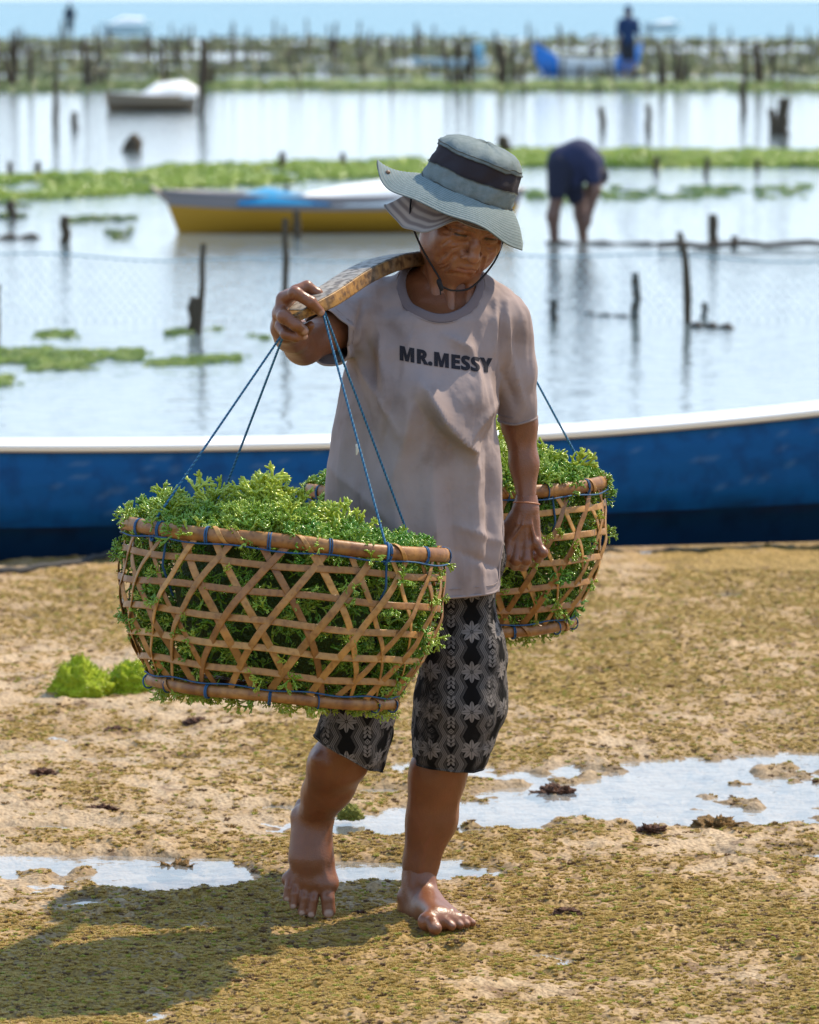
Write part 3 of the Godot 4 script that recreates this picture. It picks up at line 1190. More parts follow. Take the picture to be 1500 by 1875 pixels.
	# ears
	for s in [-1.0, 1.0]:
		f.ell(Vector3(0.076 * s, -0.010, -0.012), Vector3(0.0075, 0.030, 0.017), 0.006, false, Basis(Vector3.UP, -0.35 * s))
		f.ell(Vector3(0.083 * s, -0.006, -0.008), Vector3(0.005, 0.017, 0.009), 0.004, true)
		f.ell(Vector3(0.075 * s, -0.036, -0.004), Vector3(0.006, 0.008, 0.008), 0.005)
	# neck with its tendons, down into the collar
	var inv := head.affine_inverse()
	f.chain([Vector3(0, -0.045, -0.030), inv * at(806, 548, -0.03)], [0.050, 0.0475], 0.022)
	f.chain([Vector3(-0.058, -0.045, -0.018), inv * at(800, 545, 0.026), inv * at(822, 592, 0.052)], [0.010, 0.009, 0.005], 0.022)
	f.chain([Vector3(0.058, -0.045, -0.018), inv * at(862, 545, 0.026), inv * at(842, 592, 0.052)], [0.010, 0.009, 0.005], 0.022)
	f.chain([Vector3(-0.010, -0.088, 0.030), inv * at(828, 575, 0.050)], [0.008, 0.007], 0.02)
	f.chain([inv * at(806, 548, -0.04), inv * at(740, 540, -0.03)], [0.040, 0.030], 0.03)
	return f.net()


func face_tone(v: Vector3) -> Color:
	var n := noise.get_noise_3d(v.x * 16.0, v.y * 16.0, v.z * 16.0) * 0.16 + noise.get_noise_3d(v.x * 70.0, v.y * 70.0, v.z * 70.0) * 0.10
	var c := Color(0.255, 0.104, 0.052) * (1.0 + n)
	if v.z < 0.04 or v.y < -0.12:
		return c
	var s := absf(v.x)
	# lips
	var lip := exp(-pow(v.x / 0.019, 4.0)) * exp(-pow((v.y + 0.0742 + v.x * v.x * 4.0) / 0.0068, 4.0))
	c = c.lerp(Color(0.22, 0.075, 0.055), clampf(lip, 0.0, 1.0) * 0.7 if v.z > 0.08 else 0.0)
	# the dark of the eyes between the lids, and the brows
	var ey := v.y + 0.0020 + absf(s - 0.031) * 0.08
	if absf(s - 0.031) < 0.0130 and absf(ey) < 0.0026:
		c = c.lerp(Color(0.012, 0.008, 0.006), 0.9)
	elif Vector2((s - 0.031) / 0.019, (v.y + 0.001) / 0.012).length() < 1.0:
		c *= 0.82
	var bw := Vector2((s - 0.030) / 0.020, (v.y - 0.0195 + (s - 0.030) * (s - 0.030) * 14.0) / 0.0034)
	if bw.length() < 1.0:
		c = c.lerp(brow, 0.45)
	if v.y < -0.044 and v.y > -0.052 and s < 0.012 and v.z > 0.098:
		c *= 0.6
	return c


# ---------------------------------------------------------------- clothes
var folds := []


func fold(ax: float, ay: float, bx: float, by: float, w: float, amp: float) -> void:
	folds.append([at(ax, ay, 0.11), at(bx, by, 0.11), w, amp])


func shirt(p: Node3D) -> void:
	var f := Field.new(Vector3(-0.26, 0.55, -0.25), Vector3(0.28, 1.36, 0.30), 0.005)
	var keys := []
	for q in [[1150, 590, 936, -0.002, 0.128], [1000, 590, 924, 0.0, 0.124], [900, 594, 911, 0.004, 0.121], [800, 607, 905, 0.012, 0.118], [720, 622, 913, 0.016, 0.118], [640, 640, 928, 0.010, 0.107], [585, 655, 936, 0.0, 0.094], [550, 678, 928, -0.012, 0.078], [520, 715, 893, -0.024, 0.062], [495, 750, 860, -0.034, 0.045]]:
		keys.append([row_y(q[0]), (at(q[1], q[0], 0).x + at(q[2], q[0], 0).x) * 0.5, q[3], (at(q[2], q[0], 0).x - at(q[1], q[0], 0).x) * 0.5, q[4]])
	f.stack(keys)
	f.chain([at(700, 552, -0.01), at(800, 505, -0.04)], [0.040, 0.040], 0.03)
	f.chain([at(905, 560, -0.02), at(830, 510, -0.04)], [0.042, 0.040], 0.03)
	var se := at(598, 621, 0.11)
	var sd := (at(556, 634, 0.17) - at(668, 574, 0.0)).normalized()
	f.chain([at(678, 572, 0.0), se + sd * 0.04], [0.058, 0.054], 0.035)
	var le := at(949, 765, -0.062)
	var ld := (at(949, 765, -0.062) - at(926, 580, -0.015)).normalized()
	f.chain([at(920, 585, -0.015), at(938, 680, -0.04), le + ld * 0.04], [0.052, 0.042, 0.0335], 0.02)
	# soft bust and belly
	f.ell(at(745, 745, 0.085), Vector3(0.06, 0.055, 0.05), 0.05)
	f.ell(at(845, 745, 0.085), Vector3(0.055, 0.055, 0.05), 0.05)
	var mesh := f.net()
	# cut: hem, sleeve ends, neck
	var gap := at(914, 760, -0.02).x
	var hem_y := row_y(1078)
	mesh = clip(mesh, func(v: Vector3) -> float: return v.y - hem_y - v.x * 0.02 + v.z * 0.05)
	mesh = clip(mesh, func(v: Vector3) -> float: return -(v - se).dot(sd) if v.x < -0.085 and v.y > 1.0 else 1.0)
	mesh = clip(mesh, func(v: Vector3) -> float: return (le - v).dot(ld) if v.x > gap and v.y < 1.06 else 1.0)
	var nc := at(806, 528, 0.015)
	var nn := Vector3(0.10, 0.80, 0.55).normalized()
	var nu := Vector3(0, 0, 1).slide(nn).normalized()
	var nr := nu.cross(nn).normalized()
	var neck := func(v: Vector3) -> float:
		var q := v - nc
		return maxf(pow(q.dot(nr) / 0.082, 2.0) + pow(q.dot(nu) / 0.098, 2.0) - 1.0, -0.07 - q.dot(nn))
	mesh = clip(mesh, neck)
	# folds
	fold(770, 706, 866, 822, 0.020, 0.020)
	fold(760, 735, 850, 850, 0.018, -0.008)
	fold(850, 800, 872, 880, 0.020, 0.010)
	fold(815, 614, 862, 640, 0.010, 0.006)
	fold(862, 850, 874, 1062, 0.024, 0.009)
	fold(888, 830, 893, 1060, 0.014, -0.007)
	fold(903, 780, 914, 1040, 0.014, 0.007)
	fold(907, 555, 909, 650, 0.007, 0.005)
	fold(918, 560, 922, 690, 0.006, -0.005)
	fold(930, 557, 933, 710, 0.007, 0.005)
	fold(692, 596, 708, 730, 0.010, 0.007)
	fold(672, 590, 690, 760, 0.010, -0.006)
	fold(664, 555, 652, 650, 0.007, -0.007)
	fold(768, 690, 705, 930, 0.022, 0.007)
	fold(740, 640, 690, 860, 0.018, -0.006)
	fold(650, 700, 622, 900, 0.016, 0.007)
	fold(668, 720, 650, 1000, 0.014, -0.006)
	fold(720, 900, 740, 1060, 0.020, 0.006)
	fold(645, 655, 730, 790, 0.009, 0.006)
	fold(640, 675, 700, 850, 0.009, -0.005)
	fold(912, 745, 850, 800, 0.009, 0.005)
	fold(910, 770, 860, 860, 0.008, -0.004)
	fold(760, 600, 735, 690, 0.010, 0.004)
	fold(865, 640, 885, 740, 0.010, 0.005)
	fold(610, 860, 720, 960, 0.012, 0.004)
	fold(830, 960, 915, 1000, 0.010, 0.004)
	fold(840, 1010, 922, 1050, 0.009, -0.004)
	fold(790, 880, 800, 1070, 0.022, 0.008)
	fold(825, 900, 832, 1070, 0.014, -0.006)
	fold(655, 600, 600, 590, 0.008, 0.006)
	fold(652, 640, 612, 612, 0.008, -0.005)
	fold(938, 650, 962, 752, 0.008, 0.005)
	fold(925, 690, 946, 750, 0.007, -0.004)
	var v: PackedVector3Array = mesh[0]
	var nrm := normals_of(v, mesh[1])
	for k in v.size():
		var amp := 0.0
		var q := v[k]
		if nrm[k].z > -0.2:
			for fo in folds:
				var a: Vector3 = fo[0]
				var ab := Vector2(fo[1].x - a.x, fo[1].y - a.y)
				var r := Vector2(q.x - a.x, q.y - a.y)
				var w := clampf(r.dot(ab) / ab.length_squared(), 0.0, 1.0)
				var dist: float = (r - ab * w).length() / fo[2]
				if dist < 2.2:
					amp += 2.0 * fo[3] * exp(-1.15 * pow(dist, 1.3)) * (0.35 + 0.65 * sin(w * PI))
		amp += noise.get_noise_3d(q.x * 10.0, q.y * 2.2, q.z * 10.0) * 0.009 + noise.get_noise_3d(q.x * 24.0, q.y * 5.0, q.z * 24.0) * 0.003
		v[k] = q + nrm[k] * amp
	var sh := put("shirt", to_mesh(v, mesh[1]), m.shirt, p)
	# the ribbed collar and the turned edges follow the open rims
	nrm = normals_of(v, mesh[1])
	for loop in loops_of(mesh[1]):
		var pts := []
		var mid := Vector3.ZERO
		for i in loop:
			pts.append(v[i])
			mid += v[i]
		mid /= loop.size()
		if pts.size() < 20:
			continue
		var g := Geo.new()
		if absf(mid.y - nc.y) < 0.1 and absf(mid.x - nc.x) < 0.06:
			var ring := even(pts, 72, 3)
			var ups := []
			var path := []
			for k in ring.size():
				var inward: Vector3 = (nc + nn * (ring[k] - nc).dot(nn) - ring[k]).normalized()
				ups.append((inward + nn * 0.55).normalized())
				path.append(ring[k] + ups[k] * 0.0065)
			var band := []
			for j in 10:
				var a := TAU * j / 10
				band.append(Vector2(sin(a) * 0.0022, cos(a) * 0.0095))
			g.sweep(path, band, ups, [1.0], Color.WHITE, true)
			put("collar", geo_mesh(g), m.rib, sh)
			g = Geo.new()
			var seam := []
			for k in ring.size():
				seam.append(ring[k] - ups[k] * 0.005 + nn * 0.0012)
			g.tube(seam, [0.0009], 5, Color.WHITE, true)
			put("collar_seam", geo_mesh(g), m.shirt, sh)
		else:
			var ring := even(pts, 90, 2)
			g.tube(ring, [0.0026], 6, Color.WHITE, true)
			put("hem", geo_mesh(g), m.shirt, sh)
			g = Geo.new()
			var seam := []
			for q in ring:
				var out: Vector3 = (q - mid)
				seam.append(q + (Vector3(0, 0.016, 0) if mid.y < 0.8 else (-sd if mid.x < 0 else -ld) * 0.014) + Vector3(out.x, 0, out.z).normalized() * 0.0005)
			g.tube(seam, [0.0008], 4, Color.WHITE, true)
			put("hem_seam", geo_mesh(g), m.shirt, sh)
	lettering(sh, v, mesh[1], nrm)


# the front of a mesh as a height map over x and y
func front_of(v: PackedVector3Array, t: PackedInt32Array, lo: Vector2, step: float, w: int, h: int) -> PackedFloat32Array:
	var z := PackedFloat32Array()
	z.resize(w * h)
	z.fill(0.1)
	for k in range(0, t.size(), 3):
		var a := v[t[k]]
		var b := v[t[k + 1]]
		var c := v[t[k + 2]]
		if a.z < 0.03:
			continue
		var area := (b.x - a.x) * (c.y - a.y) - (b.y - a.y) * (c.x - a.x)
		if absf(area) < 1e-12:
			continue
		var x0 := maxi(0, int(ceil((minf(a.x, minf(b.x, c.x)) - lo.x) / step)))
		var x1 := mini(w - 1, int((maxf(a.x, maxf(b.x, c.x)) - lo.x) / step))
		var y0 := maxi(0, int(ceil((minf(a.y, minf(b.y, c.y)) - lo.y) / step)))
		var y1 := mini(h - 1, int((maxf(a.y, maxf(b.y, c.y)) - lo.y) / step))
		for y in range(y0, y1 + 1):
			for x in range(x0, x1 + 1):
				var p := lo + Vector2(x, y) * step
				var wb := ((p.x - a.x) * (c.y - a.y) - (p.y - a.y) * (c.x - a.x)) / area
				var wc := ((b.x - a.x) * (p.y - a.y) - (b.y - a.y) * (p.x - a.x)) / area
				if wb > -0.001 and wc > -0.001 and wb + wc < 1.001:
					z[y * w + x] = a.z + (b.z - a.z) * wb + (c.z - a.z) * wc
	return z


func lettering(sh: Node3D, v: PackedVector3Array, t: PackedInt32Array, _n: PackedVector3Array) -> void:
	var lo := Vector2(-0.04, 1.03)
	var step := 0.0015
	var w := 160
	var h := 107
	var zs := front_of(v, t, lo, step, w, h)
	var text := TextMesh.new()
	var font := SystemFont.new()
	font.font_names = PackedStringArray(["Droid Sans"])
	font.font_weight = 700
	var bold := FontVariation.new()
	bold.base_font = font
	bold.variation_embolden = 1.1
	text.font = bold
	text.text = "MR.MESSY"
	text.font_size = 64
	text.pixel_size = 0.01
	text.depth = 0.0
	text.curve_step = 2.0
	var s := text.get_mesh_arrays() if text.has_method("get_mesh_arrays") else text.surface_get_arrays(0)
	var tv: PackedVector3Array = s[Mesh.ARRAY_VERTEX]
	var ti: PackedInt32Array = s[Mesh.ARRAY_INDEX]
	if tv.size() == 0:
		print("no lettering")
		return
	var lo3 := tv[0]
	var hi3 := tv[0]
	for q in tv:
		lo3 = lo3.min(q)
		hi3 = hi3.max(q)
	# cut long triangles so that the print can lie on the cloth
	var pts := PackedVector3Array()
	var tri := PackedInt32Array()
	var stack := []
	for k in range(0, ti.size(), 3):
		stack.append([tv[ti[k]], tv[ti[k + 1]], tv[ti[k + 2]]])
	var lim := (hi3.x - lo3.x) / 60.0
	while stack.size():
		var q: Array = stack.pop_back()
		var far := 0
		for j in 3:
			if q[j].distance_to(q[(j + 1) % 3]) > q[far].distance_to(q[(far + 1) % 3]):
				far = j
		var a: Vector3 = q[far]
		var b: Vector3 = q[(far + 1) % 3]
		var c: Vector3 = q[(far + 2) % 3]
		if a.distance_to(b) > lim:
			stack.append([a, (a + b) * 0.5, c])
			stack.append([(a + b) * 0.5, b, c])
			continue
		for r in [a, b, c]:
			tri.append(pts.size())
			pts.append(r)
	var out := PackedVector3Array()
	for q in pts:
		var u := (q.x - lo3.x) / (hi3.x - lo3.x)
		var e := (q.y - lo3.y) / (hi3.y - lo3.y)
		var px := lerpf(732, 902, u)
		var py := lerpf(660.0 + 32.0 * u - 9.0 * u * u, 632.0 + 34.0 * u - 10.0 * u * u, e)
		var z := 0.12
		var r := at(px, py, z)
		for k in 3:
			var gx := clampf((r.x - lo.x) / step, 0, w - 1.01)
			var gy := clampf((r.y - lo.y) / step, 0, h - 1.01)
			var i := int(gy) * w + int(gx)
			var fx := gx - int(gx)
			var fy := gy - int(gy)
			z = lerpf(lerpf(zs[i], zs[i + 1], fx), lerpf(zs[i + w], zs[i + w + 1], fx), fy) + 0.0015
			r = at(px, py, z)
		out.append(r)
	var o := put("lettering", to_mesh(out, tri), m.print, sh)
	o.set_meta("label", "dark printed lettering across the chest")


func shorts(p: Node3D) -> void:
	var f := Field.new(Vector3(-0.21, 0.22, -0.22), Vector3(0.21, 0.80, 0.30), 0.0075)
	f.chain([at(705, 1020, -0.01), at(845, 1020, -0.01)], [0.085, 0.085], 0.04)
	f.chain([at(851, 1060, -0.01), at(849, 1200, 0.0), at(842, 1290, 0.01), at(826, 1360, 0.005), at(815, 1430, 0.0)], [0.060, 0.078, 0.084, 0.072, 0.060], 0.03)
	f.chain([at(712, 1060, 0.02), at(678, 1230, 0.13), at(662, 1300, 0.165), at(640, 1358, 0.17), at(610, 1420, 0.14)], [0.080, 0.070, 0.062, 0.060, 0.058], 0.03)
	f.chain([at(690, 1340, 0.12), at(660, 1400, 0.11)], [0.035, 0.038], 0.03)
	var mesh := f.net()
	var mid := at(738, 1300, 0.05).x
	var he := at(638, 1382, 0.16)
	var hn := Vector3(-0.50, -0.86, 0.05).normalized()
	var hy := row_y(1395)
	var hx := at(760, 1390, 0).x
	mesh = clip(mesh, func(v: Vector3) -> float:
		if v.y > 0.5:
			return 1.0
		if v.x > mid:
			return v.y - hy + (v.x - hx) * 0.09
		return -(v - he).dot(hn))
	var v: PackedVector3Array = mesh[0]
	var nrm := normals_of(v, mesh[1])
	for k in v.size():
		var q := v[k]
		var amp := noise.get_noise_3d(q.x * 11.0, q.y * 4.0 + 5.0, q.z * 11.0) * 0.010 + noise.get_noise_3d(q.x * 26.0, q.y * 14.0, q.z * 26.0) * 0.003
		v[k] = q + nrm[k] * amp
	var s := put("shorts", to_mesh(v, mesh[1]), m.shorts, p)
	for loop in loops_of(mesh[1]):
		var pts := []
		for i in loop:
			pts.append(v[i])
		if pts.size() < 20:
			continue
		var g := Geo.new()
		g.tube(even(pts, 70, 1), [0.0022], 6, Color.WHITE, true)
		put("hem", geo_mesh(g), m.shorts, s)


# ---------------------------------------------------------------- hats
func brim_droop(a: float) -> float:
	var right := maxf(cos(a), 0.0)
	var left := maxf(-cos(a), 0.0)
	return deg_to_rad(31.0 + 15.0 * right * right - 9.0 * left * left) + sin(a * 3.0 + 0.5) * 0.05 + sin(a * 7.0 + 2.0) * 0.035


func hat_seat() -> Transform3D:
	return Transform3D(Basis(Vector3.BACK, deg_to_rad(-21.5)) * Basis(Vector3.RIGHT, deg_to_rad(3)), at(855, 353, 0.035))


func hat(p: Node3D) -> void:
	var seat := hat_seat()
	var h := Node3D.new()
	h.name = "bucket_hat"
	p.add_child(h)
	var n := 72
	var ring := func(r: float, y: float, wob := 0.008) -> Array:
		var row := []
		for k in n:
			var a := TAU * k / n
			var rr := r + noise.get_noise_3d(cos(a) * 2.0, y * 30.0, sin(a) * 2.0) * wob
			row.append(seat * Vector3(cos(a) * rr, y + noise.get_noise_3d(cos(a) * 2.0 + 9.0, y * 20.0, sin(a) * 2.0) * wob * 0.6, sin(a) * rr * 1.04))
		return row
	var wall := func(called: String, prof: Array, mat: Material) -> void:
		var g := Geo.new()
		var rows := []
		for q in prof:
			rows.append(ring.call(q[0], q[1]))
		g.sheet(rows, Color.WHITE, true)
		put(called, geo_mesh(g), mat, h)
	wall.call("crown_side", [[0.0890, 0.002], [0.0925, 0.0], [0.0922, 0.010], [0.0915, 0.022], [0.0905, 0.034], [0.0885, 0.0345]], m.hat)
	wall.call("mesh_band", [[0.0880, 0.0335], [0.0893, 0.036], [0.0880, 0.045], [0.0862, 0.056], [0.0843, 0.067], [0.0825, 0.0685]], m.mesh_band)
	wall.call("crown_top", [[0.0825, 0.0665], [0.0852, 0.068], [0.0845, 0.073], [0.0815, 0.081], [0.073, 0.0905], [0.060, 0.097], [0.040, 0.1010], [0.020, 0.1025], [0.001, 0.103]], m.hat)
	# seams
	for q in [[0.0918, 0.0345], [0.0860, 0.0675], [0.0850, 0.0745], [0.0936, 0.002]]:
		var g := Geo.new()
		g.tube(ring.call(q[0], q[1]), [0.0008], 5, Color.WHITE, true)
		put("seam", geo_mesh(g), m.hat_under, h)
	# brim: upper and lower cloth with a rolled edge
	var brim := func(a: float, out: float, lift: float) -> Vector3:
		var l := out * 0.074 * (1.0 + 0.05 * sin(a * 2.0 + 1.0) + 0.16 * pow(maxf(0.0, -cos(a)), 3.0))
		var d: float = brim_droop(a) * (0.75 + 0.35 * out)
		var tip := maxf(0.0, cos(a - PI * 0.985)) 
		d -= pow(tip, 30.0) * out * out * 0.30
		var r := 0.0925 + cos(d) * l
		return seat * Vector3(cos(a) * r, -sin(d) * l + lift + 0.0008, sin(a) * r * 1.04)
	for side in 2:
		var g := Geo.new()
		var rows := []
		for j in 13:
			var row := []
			for k in 96:
				row.append(brim.call(TAU * k / 96, j / 12.0, 0.0011 - side * 0.0022))
			rows.append(row)
		g.sheet(rows, Color.WHITE, true, [], side == 0)
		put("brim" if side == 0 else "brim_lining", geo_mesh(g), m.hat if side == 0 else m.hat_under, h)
	for j in 13:
		var g := Geo.new()
		var row := []
		for k in 96:
			row.append(brim.call(TAU * k / 96, (j + 1.0) / 13.0, 0.0011 if j < 12 else 0.0))
		g.tube(row, [0.0006 if j < 12 else 0.0019], 5, Color.WHITE, true)
		put("stitching" if j < 12 else "brim_edge", geo_mesh(g), m.hat_thread if j < 12 else m.hat, h)
	var g := Geo.new()
	var b0: Vector3 = brim.call(PI * 0.93, 0.80, 0.002)
	g.ball(b0, Vector3(0.005, 0.0042, 0.005), 6, 10)
	put("snap_button", geo_mesh(g), lin(0.20, 0.11, 0.06, 0.35), h)
	# the striped brim of a second hat worn underneath
	g = Geo.new()
	var rows := []
	var cols := []
	for j in 25:
		var row := []
		for k in 96:
			var a := TAU * k / 96
			var left := maxf(-cos(a), 0.0)
			var front := maxf(sin(a), 0.0)
			var l := 0.050 + 0.053 * smoothstep(-0.02, 0.40, -cos(a)) - 0.012 * smoothstep(0.6, 1.0, left)
			var d := deg_to_rad(54.0 + 14.0 * smoothstep(-0.1, 0.45, -cos(a))) + sin(a * 5.0 + 1.2) * 0.12 * j / 24.0
			var o := l * j / 24.0
			var bend := d - 0.10 * j / 24.0
			var r := 0.0865 + cos(bend) * o
			row.append(seat * Vector3(cos(a) * r, -0.006 - sin(bend) * o, sin(a) * r * 1.03))
		rows.append(row)
		cols.append(Color(0.19, 0.145, 0.125) if (j / 2) % 2 == 0 else Color(0.36, 0.285, 0.235))
	g.sheet(rows, Color.WHITE, true, cols, true)
	g.tube(rows[24], [0.0017], 5, Color(0.25, 0.21, 0.18), true)
	var ih := put("inner_hat", geo_mesh(g), m.straw, p)
	ih.set_meta("label", "striped knitted brim under the bucket hat")
	# chin cord and its toggle
	g = Geo.new()
	g.tube(curve([at(753, 362, 0.085), at(752, 400, 0.105), at(768, 445, 0.10), at(789, 483, 0.095), at(806, 512, 0.098), at(809, 527, 0.10)], 30), [0.0021], 6)
	g.tube(curve([at(809, 524, 0.10), at(830, 532, 0.085), at(865, 525, 0.05), at(905, 480, 0.0), at(925, 430, -0.02)], 24), [0.0020], 6)
	put("chin_cord", geo_mesh(g), m.cord, p)
	g = Geo.new()
	g.tube([at(802, 512, 0.101), at(804, 516, 0.103), at(808, 527, 0.103), at(810, 532, 0.102)], [0.0030, 0.0052, 0.0048, 0.0030], 8)
	g.tube([at(806, 528, 0.103), at(807, 540, 0.103)], [0.0018, 0.0012], 6)
	put("cord_toggle", geo_mesh(g), m.cord, p)


# ---------------------------------------------------------------- pole, ropes, baskets and their load
const RIM := 0.297
const TALL := 0.275
var front_seat: Transform3D
var rear_seat: Transform3D
var sprigs := []


func basket_radius(s: float) -> float:
	var k := [0.297, 0.303, 0.302, 0.288, 0.262, 0.226]
	var f := clampf(s, 0.0, 1.0) * 5.0
	var i := mini(int(f), 4)
	return lerpf(k[i], k[i + 1], f - i)


func wall_point(s: float, a: float, out := 0.0) -> Vector3:
	var r := basket_radius(s) + out
	return Vector3(cos(a) * r, -s * TALL, sin(a) * r)


func carried() -> void:
	front_seat = Transform3D(Basis(Vector3.BACK, deg_to_rad(-5.7)) * Basis(Vector3.RIGHT, deg_to_rad(-5.2)), at(524, 992, 0.36))
	rear_seat = Transform3D(Basis(Vector3.BACK, deg_to_rad(1.6)) * Basis(Vector3.RIGHT, deg_to_rad(-2.0)), at(836, 892, -0.55))
	carrying_pole()
	for k in 4:
		sprigs.append(sprig(100 + k))
	basket(front_seat, 3, "woven bamboo basket hanging in front of the person's knees")
	basket(rear_seat, 4, "woven bamboo basket hanging behind the person, half hidden by the arm")
	heap(front_seat, 21, true, "green seaweed piled high in the front basket")
	heap(rear_seat, 22, false, "green seaweed filling the basket behind the person")
	slings()


func carrying_pole() -> void:
	var root := base("carrying_pole")
	tag(root, "curved wooden shoulder pole, grey on top and yellow at its side", "pole")
	var path := curve([at(531, 584, 0.455), at(556, 566, 0.42), at(604, 540, 0.34), at(662, 503, 0.20), at(722, 480, 0.06), at(790, 474, -0.12), at(850, 484, -0.40), at(866, 492, -0.56)], 48)
	var sec := [Vector2(-0.031, -0.011), Vector2(-0.027, -0.0145), Vector2(0.027, -0.0145), Vector2(0.031, -0.011), Vector2(0.031, 0.011), Vector2(0.028, 0.0125), Vector2(-0.028, 0.0125), Vector2(-0.031, 0.011)]
	var top := [Vector2(-0.0285, 0.0118), Vector2(0.0285, 0.0118), Vector2(0.0265, 0.0142), Vector2(-0.0265, 0.0142)]
	var scales := []
	var cols := []
	var grey := []
	for k in path.size():
		var f := float(k) / (path.size() - 1)
		scales.append(lerpf(0.5, 1.0, smoothstep(0.0, 0.26, f)) * lerpf(1.0, 0.6, smoothstep(0.75, 1.0, f)))
		var n := noise.get_noise_2d(f * 30.0, 3.0)
		cols.append(Color(0.42, 0.215, 0.045).lerp(Color(0.15, 0.10, 0.06), clampf(smoothstep(0.25, 0.5, f) * 0.8 + n * 0.9, 0.0, 1.0)))
		grey.append(Color(0.36, 0.315, 0.26).lerp(Color(0.27, 0.25, 0.225), clampf(0.5 + n * 1.5 + f, 0.0, 1.0)))
	var g := Geo.new()
	g.sweep(path, sec, [Vector3(-0.30, 0.86, 0.42)], scales, Color.WHITE, false, true, cols)
	put("beam", geo_mesh(g), m.pole, root)
	g = Geo.new()
	g.sweep(path.slice(4), top, [Vector3(-0.30, 0.86, 0.42)], scales.slice(4), Color.WHITE, false, true, grey.slice(4))
	put("worn_top", geo_mesh(g), m.pole, root).set_meta("label", "weathered grey upper face of the pole")


func bamboo_tone(r: RandomNumberGenerator) -> Color:
	return Color(0.47, 0.245, 0.065).lerp(Color(0.26, 0.11, 0.026), r.randf()) * r.randf_range(0.85, 1.15)


